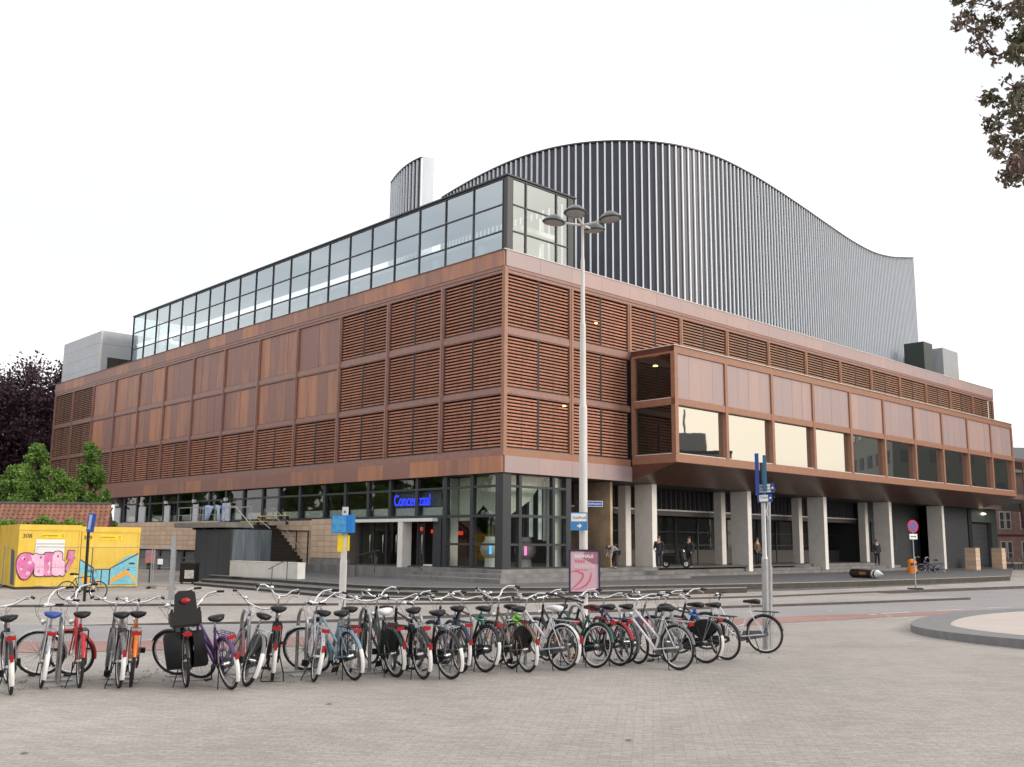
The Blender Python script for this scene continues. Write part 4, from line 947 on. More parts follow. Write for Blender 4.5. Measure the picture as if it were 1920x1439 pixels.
# poster board by the basement
pb_ = PY(282, 1044, 56); t = thing('notice_board', 'colourful blue and orange notice board beside the yellow containers', 'notice board', tuple(pb_))
MB().box(-.28, .28, 0, .03, -.35, .35).build('board', mat('blue_orange_print', (.12, .28, .62), .5, col2=(.75, .18, .05), scale=3), t); MB().box(-.03, .03, .031, .08, -1.9, .3).build('stake', M_DSTEEL, t)
# wheelie bin
p = PZ(354, 1095, -.45); t = thing('wheelie_bin', 'dark wheeled rubbish container with white sticker beside the metal block', 'bin', tuple(p))
MB().prism([(-.42, -.35), (.42, -.35), (.42, .35), (-.42, .35)], .1, 1.1).build('body', M_BLK, t); MB().box(-.45, .45, -.38, .38, 1.1, 1.2).build('lid', M_DSTEEL, t); MB().box(-.15, .35, -.365, -.352, .3, .75).build('sticker', mat('grey_sticker', (.5, .5, .48), .6, var=.4, scale=9), t)
for x in (-.3, .3): MB().tube([(x-.04, -.3, .08), (x+.04, -.3, .08)], .08, 12).build('wheel', M_RUB, t)

# ---- brick building beyond the bridge
bb_ = thing('brick_building', 'old red brick building with white windows seen under the link bridge', 'building', (0, 0, 0))
yb = 112.; x0 = PY(1858, 1000, yb).x; zb_ = -.6
bm_ = mat('old_red_brick', (.42, .27, .235), .85, var=.2, scale=2)
bx('wall', bm_, bb_, x0, x0+40, yb, yb+12, zb_, 10.3)
MB().add([(x0-.4, yb-.4, 10.3), (x0+40, yb-.4, 10.3), (x0+40, yb+6, 13.8), (x0-.4, yb+6, 13.8), (x0-.4, yb+12.4, 10.3), (x0+40, yb+12.4, 10.3)], [(0, 1, 2, 3), (3, 2, 5, 4), (0, 3, 4), (1, 5, 2)]).build('roof', mat('grey_slate_roof', (.17, .175, .19), .6, var=.15), bb_)
for i in range(10):
    for z0, z1 in ((-.1, 2.6), (3.9, 5.9)):
        for k_ in (0, 1):
            x = x0+1.0+i*2.35+k_*.72
            f = bx('window', wp, bb_, x, x+.6, yb-.08, yb+.05, z0, z1)
            bx('pane', mat('dim_pane', (.10, .11, .12), .1), f, x+.09, x+.51, yb-.10, yb-.081, z0+.1, (z0+z1)/2); bx('pane', MATS['dim_pane'], f, x+.09, x+.51, yb-.10, yb-.081, (z0+z1)/2+.08, z1-.1)
bx('string_course', mat('dark_brick_band', (.14, .07, .06), .85), bb_, x0-.02, x0+40, yb-.03, yb, 3.1, 3.35)
t = thing('garden_wall', 'low concrete wall in front of the brick building', 'wall'); bx('wall_body', M_CONC, t, PY(1880, 1050, 96).x, 90, 96, 96.3, -.5, .8)
for i in range(3):
    p = PY(1884+i*20, 1040, 95); t = thing('cafe_chair_stack', ['leftmost jumble of white garden chairs under the link bridge', 'middle jumble of garden chairs before the brick building', 'rightmost jumble of garden chairs at the picture edge'][i], 'chairs', (p.x, 95, .0), 0, 'garden chairs by the brick building')
    MB().box(-.4, .4, -.3, .3, .42, .47).build('seat', wp, t); MB().box(-.4, .4, .25, .3, .47, 1.0).build('backrest', mat('dark_wicker', (.12, .08, .06), .7), t)
    for x in (-.36, .36):
        for y in (-.26, .26): MB().box(x-.02, x+.02, y-.02, y+.02, -.4, .42).build('leg', M_DSTEEL, t)
# ---- buildings across the square, seen mirrored in the glass
def block(label, x0, x1, y0, y1, h, m, floors, name='town_building', face='x'):
    t = thing(name, label, 'building', ((x0+x1)/2, (y0+y1)/2, -.6)); w_, d_ = (x1-x0)/2, (y1-y0)/2
    MB().box(-w_, w_, -d_, d_, 0, h).build('wall', m, t); MB().box(-w_-.2, w_+.2, -d_-.2, d_+.2, h, h+.4).build('roof', M_DSTEEL, t)
    wn = MB(); fl = h/floors
    for f in range(floors):
        for k in range(int(2*d_/3.2)): y = -d_+1+k*3.2; wn.box(-w_-.05, -w_+.01, y, y+1.6, f*fl+.9, f*fl+2.3)
        for k in range(int(2*w_/3.2)):
            x = -w_+1+k*3.2; wn.box(x, x+1.6, -d_-.05, -d_+.01, f*fl+.9, f*fl+2.3); wn.box(x, x+1.6, d_-.01, d_+.05, f*fl+.9, f*fl+2.3)
    o = wn.build('windows', MATS['dim_pane'], t); o['kind'] = 'stuff'; return t
br1 = mat('brown_brick', (.12, .125, .115), .85); br2 = mat('grey_brick', (.20, .19, .18), .85)
block('broad brown block right of the square, mirrored in the far bay windows', 66, 84, 87, 116, 22, br1, 6)
t = block('grey stepped block with tower, mirrored in the first bay window', 112, 126, 54, 77, 17, br2, 6)
MB().box(-4, 3, 3, 8, 17.4, 20.6).build('tower', br2, t); MB().tube([(0, 5, 20.6), (0, 5, 25)], .18, 6).build('antenna', M_DSTEEL, t)
block('low brick row right of the square', 78, 90, 10, 81.5, 9, br1, 3)
block('long dark block behind the camera on the right', 20, 70, -60, -45, 14, br2, 4)
block('long brown block behind the camera on the left', -60, 5, -62, -46, 13, br1, 4)
tree('street tree right of the square, mirrored in the bay glass', (72, 62, -.6), 13, 4, 2500, .7, LG2, 91, trunk=.3, bare=.2)
#@@PART3
# ================================================================== STREET FURNITURE
lamp_wht = mat('weathered_white_post', (.60, .59, .57), .5, var=.12, scale=3, stretch=(2, 2, .3))
sb = mat('sign_blue', (.05, .22, .50), .35, var=.04); sw = mat('sign_white', (.78, .80, .80), .4, var=.03); db = mat('deep_sign_blue', (.02, .07, .34), .35)
YL = 30.2; g = G(YL); pb = PY(1094, 1000, YL); X0 = pb.x
top = PY(1094, 424, YL); Ht = top.z-g
lampt = thing('street_lamp', 'tall white lamp post with four dome lanterns standing before the hall corner', 'street lamp', (X0, YL, g))
def zat(v): return PY(1094, v, YL).z-g
z1, z2, z3 = zat(765), zat(610), zat(492)
MB().tube([(0, 0, -.1), (0, 0, z1)], [.13, .125], 14).build('lower_shaft', lamp_wht, lampt)
MB().tube([(0, 0, z1), (0, 0, z1+.15), (0, 0, z2)], [.125, .098, .09], 14).build('middle_shaft', lamp_wht, lampt)
MB().tube([(0, 0, z2), (0, 0, z2+.12), (0, 0, z3)], [.09, .07, .065], 12).build('upper_shaft', lamp_wht, lampt)
MB().tube([(0, 0, z3), (0, 0, z3+.2), (0, 0, Ht+.1)], [.065, .048, .045], 10).build('top_shaft', lamp_wht, lampt)
dome = mat('dark_olive_dome', (.055, .065, .062), .3, var=.1); lens = mat('grey_lantern_glass', (.34, .33, .31), .25)
dm_me = MB().lathe([(.30, -.03), (.46, -.02), (.50, .015), (.46, .05), (.36, .15), (.22, .25), (.08, .30), (0, .31)], 24)
dl = None
for u, v in ((1042, 425), (1081, 404), (1145, 414), (1108, 431)):
    # arms radiate level; each dome is placed by the direction it shows
    ang = {1042: 178, 1081: 252, 1145: -22, 1108: 62}[u]; a = R(ang); L_ = .92
    p = Vector((math.cos(a)*L_, math.sin(a)*L_, Ht+.12))
    hd = dm_me.build('lantern_dome', dome, lampt); hd.location = p; hd.scale = (.76, .76, .85); hd.rotation_euler = (R(6)*math.sin(a), -R(6)*math.cos(a), 0)
    l_ = MB().lathe([(0, -.075), (.2, -.07), (.36, -.045), (.40, -.028)], 20).build('lens', lens, hd)
    MB().tube([(0, 0, Ht+.02), tuple(p*.60+Vector((0, 0, (Ht+.04)*.4))), tuple(p-Vector((math.cos(a)*.27, math.sin(a)*.27, .0)))], [.04, .035, .05], 8).build('arm', lamp_wht, lampt)
# signs hung on the lamp post
p = PY(1115, 945, YL-.02); t = thing('street_name_sign', 'small dark blue street name sign fixed to the lamp post', 'sign', tuple(p), R(8))
MB().box(-.24, .25, -.012, .012, -.085, .085).build('plate', sw, t); MB().box(-.225, .235, -.016, -.0125, -.07, .07).build('face', db, t)
text('Stadhuisplein', .085, sw, t, Matrix.Translation((0, -.018, -.025)) @ TXT_XZ, align='CENTER', depth=.001)
MB().tube([(-.45, .0, .0), (-.24, 0, 0)], .015, 6).build('bracket', M_DSTEEL, t)
p = PY(1085.5, 978, YL-.30); t = thing('direction_sign', 'blue and white square direction sign with arrow on the lamp post', 'sign', tuple(p), R(-8))
MB().box(-.255, .255, -.015, .015, -.27, .27).build('plate', sb, t); MB().box(-.23, .23, -.019, -.0155, .0, .235).build('white_field', sw, t)
text('Stadhuis', .125, mat('grey_letter', (.10, .11, .12), .6), t, Matrix.Translation((-.19, -.021, .075)) @ TXT_XZ, depth=.001)
MB().prism([(-.05, -.025), (.01, -.025), (.01, -.08), (.09, 0), (.01, .08), (.01, .025), (-.05, .025)], 0, .003).build('arrow', sw, t, Matrix.Translation((0, -.016, -.135)) @ TXT_XZ)
# poster frame at the foot of the lamp
p = PY(1096, 1113, YL-.32); t = thing('poster_frame', 'dark framed pink biennale poster mounted on the lamp post', 'poster', tuple(p), R(-2))
pw, ph = .47, 1.29
fr_ = mat('navy_frame', (.022, .028, .06), .4)
MB().box(-pw, pw, 0, .06, 0, ph).build('back_board', fr_, t)
for a_ in ((-pw, -pw+.055, 0, ph), (pw-.055, pw, 0, ph)): MB().box(a_[0], a_[1], -.025, -.001, a_[2], a_[3]).build('frame_side', fr_, t)
for z0_, z1_ in ((0, .05), (ph-.055, ph)): MB().box(-pw+.056, pw-.056, -.025, -.001, z0_, z1_).build('frame_rail', fr_, t)
MB().box(-pw+.056, pw-.056, -.006, -.001, .05, ph-.055).build('poster', mat('rose_poster', (.66, .48, .54), .35, col2=(.56, .36, .44), scale=1.5), t)
MB().prism([(.0, 0), (.41, 0), (.41, -.38), (.25, -.36), (.12, -.30), (-.06, -.20), (-.02, -.08)], 0, .002).build('poster_shade', mat('mauve_print', (.20, .09, .11), .4, col2=(.45, .22, .28), scale=3), t, Matrix.Translation((0, -.0065, ph-.057)) @ TXT_XZ)
text('BIENNALE', .125, sw, t, Matrix.Translation((-.30, -.0095, ph-.24)) @ TXT_XZ, depth=.001, bold=.003)
text('VAN', .15, mat('poster_red', (.60, .10, .16), .4), t, Matrix.Translation((-.30, -.0095, ph-.40)) @ TXT_XZ, depth=.001, bold=.003)
text('DE EXPOSITIE', .095, sw, t, Matrix.Translation((-.30, -.0095, ph-.53)) @ TXT_XZ, depth=.001)
text('MUZIEK EN DANS', .05, MATS['poster_red'], t, Matrix.Translation((-.30, -.0095, ph-.62)) @ TXT_XZ, depth=.001)
def ribbon(pts, w0, m, nm):
    mb = MB(); n_ = len(pts); vs_ = []
    for i, (x, z) in enumerate(pts):
        k = w0*(.35+.65*math.sin(math.pi*i/(n_-1)))
        a_ = pts[min(i+1, n_-1)]; b__ = pts[max(i-1, 0)]; dx, dz = a_[0]-b__[0], a_[1]-b__[1]; l_ = math.hypot(dx, dz) or 1
        vs_ += [(x-dz/l_*k, -.0095, z+dx/l_*k), (x+dz/l_*k, -.0095, z-dx/l_*k)]
    mb.add(vs_, [(2*i, 2*i+2, 2*i+3, 2*i+1) for i in range(n_-1)]); mb.build(nm, m, t)
ribbon([(-.40+.10*k, .62+.06*math.sin(k*.9)-.02*k) for k in range(4)]+[(-.06, .60), (-.04, .50), (-.10, .38), (-.22, .26), (-.34, .15), (-.40, .10)], .028, MATS['poster_red'], 'red_ribbon')
ribbon([(-.30, .10), (-.12, .15), (.05, .24), (.15, .38), (.20, .52), (.19, .62)], .026, MATS['poster_red'], 'red_ribbon')
# ---- bus stop pole
YBUS = 33.8; gz = -.52; pb = PY(644, 1060, YBUS)
t = thing('bus_stop_pole', 'white bus stop pole with blue box and yellow timetable holders', 'bus stop', (pb.x, YBUS, gz), R(-4))
zq = lambda v: PY(640, v, YBUS).z-gz
zt = zq(951)
MB().box(-.105, .105, -.07, .07, -.1, zq(1050)).build('shaft', lamp_wht, t); MB().box(-.09, .09, -.06, .06, zq(1050), zt).build('shaft', lamp_wht, t)
MB().box(-.03, .03, -.064, -.061, zt-.2, zt-.13).build('small_mark', M_DSTEEL, t)
bb2 = mat('bus_stop_blue', (.015, .20, .58), .3, var=.08, scale=5)
z0_, z1_ = zq(1000), zq(967)
MB().box(-.40, .12, -.24, -.10, z0_, z1_).build('blue_box', bb2, t); MB().box(.12, .30, -.22, .25, z0_+.02, z1_+.02).build('blue_box', bb2, t)
MB().box(-.38, .10, -.247, -.2405, z0_+.03, z1_-.03).build('box_face', mat('worn_blue_face', (.03, .26, .62), .3, col2=(.10, .36, .60), scale=7), t)
yh = mat('timetable_yellow', (.85, .60, .01), .4)
MB().box(-.20, -.02, -.13, -.075, zq(1035), zq(1004)).build('timetable_holder', yh, t); MB().box(.10, .14, -.02, .18, zq(1033), zq(1004)).build('timetable_holder', yh, t)
# ---- twin sign poles on the right of the bikes
p = PG(1437, 1221); t = thing('fingerpost', 'galvanised twin sign post with blue and white direction boards', 'signpost', tuple(p))
def at_(u, v, y=None): q_ = PY(u, v, y or p.y); return q_-p
tp = at_(1429, 868); md = at_(1434, 1048)
MB().tube([(0, 0, -.05), tuple(md)], [.075, .07], 12).build('lower_shaft', M_ALU, t); MB().tube([tuple(md), tuple(md+Vector((0, 0, .06))), tuple(tp)], [.07, .05, .048], 12).build('upper_shaft', M_ALU, t)
q1, q2, q3 = at_(1443, 1062, p.y+.4), at_(1441, 940, p.y+.4), at_(1446, 1221, p.y+.4)
MB().tube([(q3.x-.03, q3.y, -.05), tuple(q1)], [.065, .06], 10).build('rear_lower_shaft', M_ALU, t); MB().tube([tuple(q1), tuple(q2)], .042, 10).build('rear_upper_shaft', M_ALU, t)
def board(nm, u0, u1, v0, v1, dep, m, tilt, y_off, lab=None, fs=.1, arrow=None):
    a_, b__ = at_(u0, v0, p.y+y_off), at_(u1, v1, p.y+y_off)
    cx, cz = (a_.x+b__.x)/2, (a_.z+b__.z)/2; w_, h_ = abs(b__.x-a_.x)/2, abs(a_.z-b__.z)/2
    Mx = Matrix.Translation((cx, a_.y, cz)) @ Matrix.Rotation(tilt, 4, 'Y')
    o = MB().box(-w_, w_, -.02, .02, -h_, h_, None).build(nm, db, t, Mx)
    if lab:
        f_ = MB().box(-w_+.03, w_-.09 if arrow != 'L' else w_-.03, -.025, -.0205, -h_+.015, h_-.015).build('white_field', sw, o)
        for k, ln in enumerate(lab): text(ln, fs, MATS['grey_letter'], o, Matrix.Translation((-w_+.05, -.027, h_-.03-fs*(k+.85))) @ TXT_XZ, depth=.001)
        MB().tube([(w_-.045, -.021, 0), (w_-.045, -.03, 0)], .022, 10).build('arrow_dot', sw, o)
board('direction_board', 1420, 1452, 907, 925, 0, db, R(-4), -.08, ['Station en', 'Schouwburg'], .065)
board('direction_board', 1420, 1448, 927, 942, 0, db, R(-3), -.07, ['Centrum 2'], .07)
MB().box(-.04, .04, -.25, .25, -.42, .42).build('edge_on_board', db, t, Matrix.Translation(at_(1419.5, 890)) @ Matrix.Rotation(R(-14), 4, 'Z'))
MB().box(-.035, .035, -.25, .25, -.38, .36).build('edge_on_board', mat('teal_sign_edge', (.03, .16, .28), .4), t, Matrix.Translation(at_(1434, 888)) @ Matrix.Rotation(R(-14), 4, 'Z'))
MB().tube([tuple(at_(1440, 940)), tuple(at_(1437, 960)), tuple(at_(1441, 975)), tuple(at_(1443, 968))], .012, 5).build('loose_cable', sw, t)
# ---- no parking sign
p = PZ(1717, 1105, -.43); t = thing('no_parking_sign', 'round blue and red no parking sign on a portable grey pole', 'traffic sign', tuple(p), R(18))
zq = lambda v: PY(1716, v, p.y).z-p.z
MB().box(-.40, .36, -.20, .20, -.02, .06).build('rubber_base', M_BLK, t)
MB().tube([(0, 0, 0), (0, 0, zq(1050))], .045, 8).build('lower_pole', M_ALU, t); MB().tube([(0, 0, zq(1050)), (0, 0, zq(978))], .032, 8).build('upper_pole', M_ALU, t)
zc = zq(987.5); RX = Matrix.Rotation(R(90), 4, 'X')
MB().tube([(0, 0, -.01), (0, 0, .012)], .36, 28, M=Matrix.Translation((0, -.05, zc)) @ RX).build('red_disc', mat('sign_red', (.55, .03, .05), .35), t)
MB().tube([(0, 0, .013), (0, 0, .016)], .255, 28, M=Matrix.Translation((0, -.05, zc)) @ RX).build('blue_disc', mat('sign_mid_blue', (.02, .13, .50), .35), t)
MB().box(-.27, .27, -.003, .003, -.035, .035, M=Matrix.Translation((0, -.07, zc)) @ Matrix.Rotation(R(45), 4, 'Y')).build('red_bar', MATS['sign_red'], t)
pl_ = MB().box(-.26, .26, -.06, -.04, zc-.72, zc-.42).build('under_plate', sw, t)
MB().prism([(-.19, 0), (-.11, .06), (-.11, .02), (.11, .02), (.11, .06), (.19, 0), (.11, -.06), (.11, -.02), (-.11, -.02), (-.11, -.06)], 0, .004).build('double_arrow', ink, pl_, Matrix.Translation((0, -.061, zc-.57)) @ TXT_XZ)
# ---- orange litter bin
p = PZ(1711, 1077, -.05); t = thing('litter_bin', 'orange dome topped litter bin in front of the pillars', 'litter bin', (p.x, p.y, 0.0)); og = mat('orange_plastic', (.85, .27, .015), .35)
bw = .32
MB().lathe([(bw, .0), (bw, .75), (bw*.95, .86), (bw*.7, .97), (bw*.3, 1.03), (0, 1.04)], 20).build('body', og, t).scale = (1, .8, 1)
MB().box(-.2, .2, -.275, -.25, .58, .74).build('slot', ink, t); MB().box(.2, .3, -.3, -.2, -.1, 0.1).build('foot', M_DSTEEL, t)
# ---- fallen bollard
p = PZ(1599, 1083, 0); q = PZ(1650, 1086, 0)
t = thing('fallen_bollard', 'dark round advertising bollard with white pointed tip lying on the terrace', 'bollard', (p.x, p.y, .27), math.atan2(q.y-p.y, q.x-p.x)); Lb_ = (q-p).length
MX = Matrix.Rotation(R(90), 4, 'Y')
MB().lathe([(.25, 0), (.265, .1), (.25, Lb_*.8)], 20, MX).build('drum', mat('dark_brown_drum', (.03, .02, .018), .4, var=.4), t)
MB().lathe([(.254, Lb_*.8), (.254, Lb_*.86)], 20, MX).build('white_band', sw, t); MB().lathe([(.25, Lb_*.861), (.25, Lb_*.92)], 20, MX).build('black_band', ink, t)
MB().lathe([(.254, Lb_*.921), (.02, Lb_*1.12)], 20, MX).build('white_tip', sw, t)
MB().box(Lb_*.38, Lb_*.62, -.258, -.251, -.06, .12).build('gold_emblem', mat('gold_print', (.35, .20, .04), .5, var=.4, scale=12), t)
# ---- sandstone blocks at the garage door
for i, (u, v) in enumerate(((1811, 1072.5), (1861, 1070))):
    p = PZ(u, v, -.15); l_ = w2l(p)
    t = thing('sandstone_pier', ['nearer sandstone pier left of the grey garage door', 'farther sandstone pier right of the grey garage door'][i], 'pier', (p.x, p.y, -.3), YAW, 'sandstone piers')
    MB().box(0.03, .87, -.9+.03, .0-.03, 0, 2.1).build('core', M_JOINT, t)
    for j in range(6):
        MB().box(0, .9, -.9, 0, j*.36, j*.36+.345).build('stone_course', M_STONE, t)
# ---- round platform at the right
cxr, cyr, rr = 22.6, 31.8, 9.4
pA = PG(1709, 1177)
# fit the ring: leftmost point and the near edge at the picture border
cxr, cyr, rr = 27.1, 24.56, 16.1
def plane_z(x, y): return G(y)
ring = MB(); N_ = 200; vs_ = []
for k in range(N_):
    a_ = 2*math.pi*k/N_; x, y = cxr+rr*math.cos(a_), cyr+rr*math.sin(a_); xi, yi = cxr+(rr-1.12)*math.cos(a_), cyr+(rr-1.12)*math.sin(a_)
    zr_ = lambda yy: -.04*(min(max(yy, 16), 31)-16)*1.0+.20
    vs_ += [(x, y, G(y)-.2), (x, y, zr_(y)), (xi, yi, zr_(yi)+.01)]
ring.add(vs_, [f for k in range(N_) for f in ((3*k, 3*((k+1) % N_), 3*((k+1) % N_)+1, 3*k+1), (3*k+1, 3*((k+1) % N_)+1, 3*((k+1) % N_)+2, 3*k+2))])
t = thing('round_platform', 'low round platform with dark stone rim and pale centre at right edge', 'platform'); ring.build('stone_rim', mat('dark_grey_rim', (.19, .19, .195), .75, var=.15, scale=3, bump=.2), t)
rows_ = 24; gv = []; 
for j in range(rows_+1):
    for k in range(N_):
        a_ = 2*math.pi*k/N_; f_ = j/rows_; yy = cyr+(rr-1.12)*f_*math.sin(a_); gv.append((cxr+(rr-1.12)*f_*math.cos(a_), yy, -.04*(min(max(yy, 16), 31)-16)+.206))
dc = MB().add(gv, [(j*N_+k, j*N_+(k+1) % N_, (j+1)*N_+(k+1) % N_, (j+1)*N_+k) for j in range(rows_) for k in range(N_)]); dc.build('pale_disc', mat('pinkish_terrazzo', (.50, .43, .39), .7, var=.08, scale=.8), t)
# ---- blue topped black pole with the mountain bike
p = PZ(158, 1128, -.45); t = thing('black_sign_pole', 'leaning black pole with narrow blue sign seen edge-on before the containers', 'sign', tuple(p))
q = PY(166, 998, p.y+.1)-p; r2_ = PY(168, 963, p.y+.1)-p
MB().tube([(0, 0, -.05), tuple(q)], .06, 8).build('shaft', M_BLK, t)
MB().box(-.13, .13, -.05, .05, 0, (r2_-q).z, None).build('blue_board', db, t, Matrix.Translation(q+Vector((.05, 0, 0))) @ Matrix.Rotation(R(5), 4, 'Y')); MB().box(-.09, .02, -.056, -.051, .1, (r2_-q).z-.05).build('pale_face', mat('pale_sign_face', (.35, .42, .60), .3), t, Matrix.Translation(q+Vector((.05, 0, 0))) @ Matrix.Rotation(R(5), 4, 'Y'))

# ================================================================== BICYCLES
WR = .345
def mesh_of(mb, name):
    me = bpy.data.meshes.new(name); me.from_pydata(mb.v, [], mb.f); me.polygons.foreach_set('use_smooth', mb.sm); me.update(); return me
def circ(r_, n, cz=0): return [(r_*math.cos(2*math.pi*k/n), 0, cz+r_*math.sin(2*math.pi*k/n)) for k in range(n)]
ME = {}
ME['tyre'] = mesh_of(MB().tube(circ(WR-.019, 36), .0215, 8, closed=True), 'tyre')
ME['fat'] = mesh_of(MB().tube(circ(WR-.024, 36), .028, 8, closed=True), 'tyre')
ME['rim'] = mesh_of(MB().tube(circ(WR-.045, 36), .013, 6, closed=True), 'rim')
sp_ = MB()
for k in range(32):
    a_ = 2*math.pi*k/32; b__ = a_+(.5 if k % 4 < 2 else -.5); s_ = .025 if k % 2 else -.025
    sp_.tube([(.022*math.cos(b__), s_, .022*math.sin(b__)), (.298*math.cos(a_), 0, .298*math.sin(a_))], .0019, 3, cap=False)
ME['spokes'] = mesh_of(sp_, 'spokes')
ME['hub'] = mesh_of(MB().tube([(0, -.05, 0), (0, .05, 0)], .022, 8).tube([(0, -.065, 0), (0, .065, 0)], .008, 6), 'wheel')
def arcpts(r_, a0, a1, n=16, cx=0, cz=WR): return [(cx+r_*math.cos(R(a0+(a1-a0)*k/n)), 0, cz+r_*math.sin(R(a0+(a1-a0)*k/n))) for k in range(n+1)]
def strip(pts, w_, drop=.018):   # mudguard: a bent channel along pts
    mb = MB(); vs_ = []; n_ = len(pts); c0 = None
    for i, q_ in enumerate(pts):
        q_ = Vector(q_); d_ = (Vector(pts[min(i+1, n_-1)])-Vector(pts[max(i-1, 0)])).normalized(); nn_ = Vector((d_.z, 0, -d_.x))
        if nn_.dot(q_-Vector((0, 0, WR))) < 0 and abs(q_.x) < .5: nn_ = -nn_
        for yy, dd in ((-w_, -drop), (-w_*.6, 0), (w_*.6, 0), (w_, -drop)): vs_.append(tuple(q_+nn_*dd+Vector((0, yy, 0))))
    return mb.add(vs_, [(i*4+j, (i+1)*4+j, (i+1)*4+j+1, i*4+j+1) for i in range(n_-1) for j in range(3)], True)
ME['guard_r'] = mesh_of(strip(arcpts(WR+.022, 20, 168), .028), 'rear_mudguard')
ME['guard_tail'] = mesh_of(strip(arcpts(WR+.024, 160, 214), .030), 'mudguard_tail')
fx = 1.12
gf = strip(arcpts(WR+.022, 40, 205), .026); ME['guard_f'] = mesh_of(gf, 'front_mudguard'); ME['guard_f'].transform(Matrix.Translation((fx, 0, 0)))
ME['saddle'] = None
sm_ = MB(); secs = [(-.13, .03, -.01, .035), (-.11, .075, .005, .055), (-.06, .098, .012, .06), (0, .085, .008, .055), (.06, .045, .004, .042), (.12, .024, .0, .034), (.145, .012, -.006, .025)]
vs_ = []
for x, hw, zt_, th in secs:
    for k in range(10):
        a_ = 2*math.pi*k/10; vs_.append((x, hw*math.cos(a_), zt_+(th*.35 if math.sin(a_) > 0 else th)*math.sin(a_)))
sm_.add(vs_, [(i*10+k, i*10+(k+1) % 10, (i+1)*10+(k+1) % 10, (i+1)*10+k) for i in range(len(secs)-1) for k in range(10)]+[tuple(range(9, -1, -1)), tuple(range(60, 70))], True)
ME['saddle'] = mesh_of(sm_, 'saddle')
BB_ = Vector((.46, 0, .28)); HT = Vector((.865, 0, .90)); HB = Vector((.945, 0, .70)); SC = Vector((.27, 0, .78)); RA = Vector((0, 0, WR)); FA = Vector((fx, 0, WR))
def frame_mesh(kind):
    mb = MB(); r_ = .0188
    mb.tube([BB_, SC+(SC-BB_).normalized()*.03], r_, 8)
    if kind == 'diamond': mb.tube([HT-Vector((-.006, 0, .03)), SC], .0145, 8); mb.tube([HB, BB_], r_+.002, 8)
    elif kind == 'swan': mb.tube([HB+Vector((-.02, 0, .05)), Vector((.80, 0, .52)), Vector((.62, 0, .34)), BB_], r_+.004, 8); mb.tube([HT-Vector((0, 0, .05)), Vector((.72, 0, .62)), Vector((.52, 0, .45)), Vector((.385, 0, .50))], r_-.001, 8)
    else: mb.tube([HB+Vector((0, 0, .03)), BB_], r_+.002, 8); mb.tube([HT-Vector((0, 0, .04)), BB_.lerp(SC, .38)], r_, 8)
    mb.tube([HT+Vector((-.012, 0, .03)), HB], .021, 10)
    for s_ in (-1, 1):
        y = Vector((0, .055*s_, 0)); mb.tube([SC+Vector((0, .02*s_, -.02)), RA+y], .009, 6); mb.tube([BB_+Vector((0, .03*s_, 0)), RA+y], .010, 6)
    mb.tube([BB_-Vector((0, .04, 0)), BB_+Vector((0, .04, 0))], .024, 8)
    return mesh_of(mb, 'frame')
for k_ in ('mixte', 'diamond', 'swan'): ME['frame_'+k_] = frame_mesh(k_)
fk = MB()
for s_ in (-1, 1): fk.tube([HB+Vector((.005, .03*s_, -.01)), Vector((1.03, .045*s_, .52)), FA+Vector((0, .052*s_, 0))], [.013, .011, .008], 6)
fk.tube([HB+Vector((.005, -.035, 0)), HB+Vector((.005, .035, 0))], .016, 6); ME['fork'] = mesh_of(fk, 'fork')
def bar_mesh(kind):
    mb = MB(); st = Vector((.815, 0, 1.04)); q_ = HT
    mb.tube([HT, st], .012, 8)
    if kind == 'dutch': half = [(.86, .0, 1.05), (.875, .10, 1.055), (.865, .19, 1.09), (.80, .27, 1.13), (.68, .30, 1.135), (.58, .31, 1.12)]
    elif kind == 'flat': half = [(.85, 0, 1.05), (.86, .15, 1.06), (.85, .26, 1.06), (.82, .33, 1.055)]
    else: half = [(.84, 0, 1.08), (.86, .08, 1.09), (.87, .16, 1.17), (.82, .25, 1.21), (.70, .29, 1.20), (.62, .295, 1.18)]
    mb.tube([st, half[0]], .013, 6)
    full = [(x, -y, z) for x, y, z in half[::-1]]+half[1:]
    mb.tube(full, .0135, 8)
    gp_ = []
    for s_ in (-1, 1):
        a_, b__ = Vector(half[-2]), Vector(half[-1]); a_ = a_.lerp(b__, .1); a_.y *= s_; b__.y *= s_
        gp_.append(mesh_of(MB().tube([a_, b__+(b__-a_)*.15], .0175, 8), 'grip'))
    lv = []
    for s_ in (-1, 1):
        a_ = Vector(half[-2]); b__ = Vector(half[-1]); d_ = (b__-a_).normalized(); a_.y *= s_; b__.y *= s_; d_.y *= s_
        o_ = a_-d_*.01; lv.append(mesh_of(MB().tube([o_, o_+Vector((.035, 0, -.03)), o_+d_*.10+Vector((.03, 0, -.06))], [.008, .007, .009], 5), 'brake_lever'))
    bl_ = MB().lathe([(0, .03), (.02, .026), (.028, .008), (.028, 0)], 12, Matrix.Translation(Vector(half[2])+Vector((-.03, -.03, .01))))
    return mesh_of(mb, 'handlebar'), gp_, lv, mesh_of(bl_, 'bell')
for k_ in ('dutch', 'flat', 'high'): ME['bar_'+k_], ME['grip_'+k_], ME['lever_'+k_], ME['bell_'+k_] = bar_mesh(k_)
rk = MB()
for s_ in (-1, 1):
    rk.tube([(.20, .055*s_, .76), (-.24, .06*s_, .755), (-.28, .045*s_, .75)], .006, 5); rk.tube([(-.12, .062*s_, .755), (0, .066*s_, WR)], .005, 5); rk.tube([(-.20, .062*s_, .755), (0, .068*s_, WR)], .005, 5)
rk.tube([(.05, 0, .76), (-.26, 0, .757)], .005, 5)
for x in (.15, 0, -.15, -.28): rk.tube([(x, -.058, .757), (x, .058, .757)], .005, 5)
ME['rack'] = mesh_of(rk, 'luggage_rack')
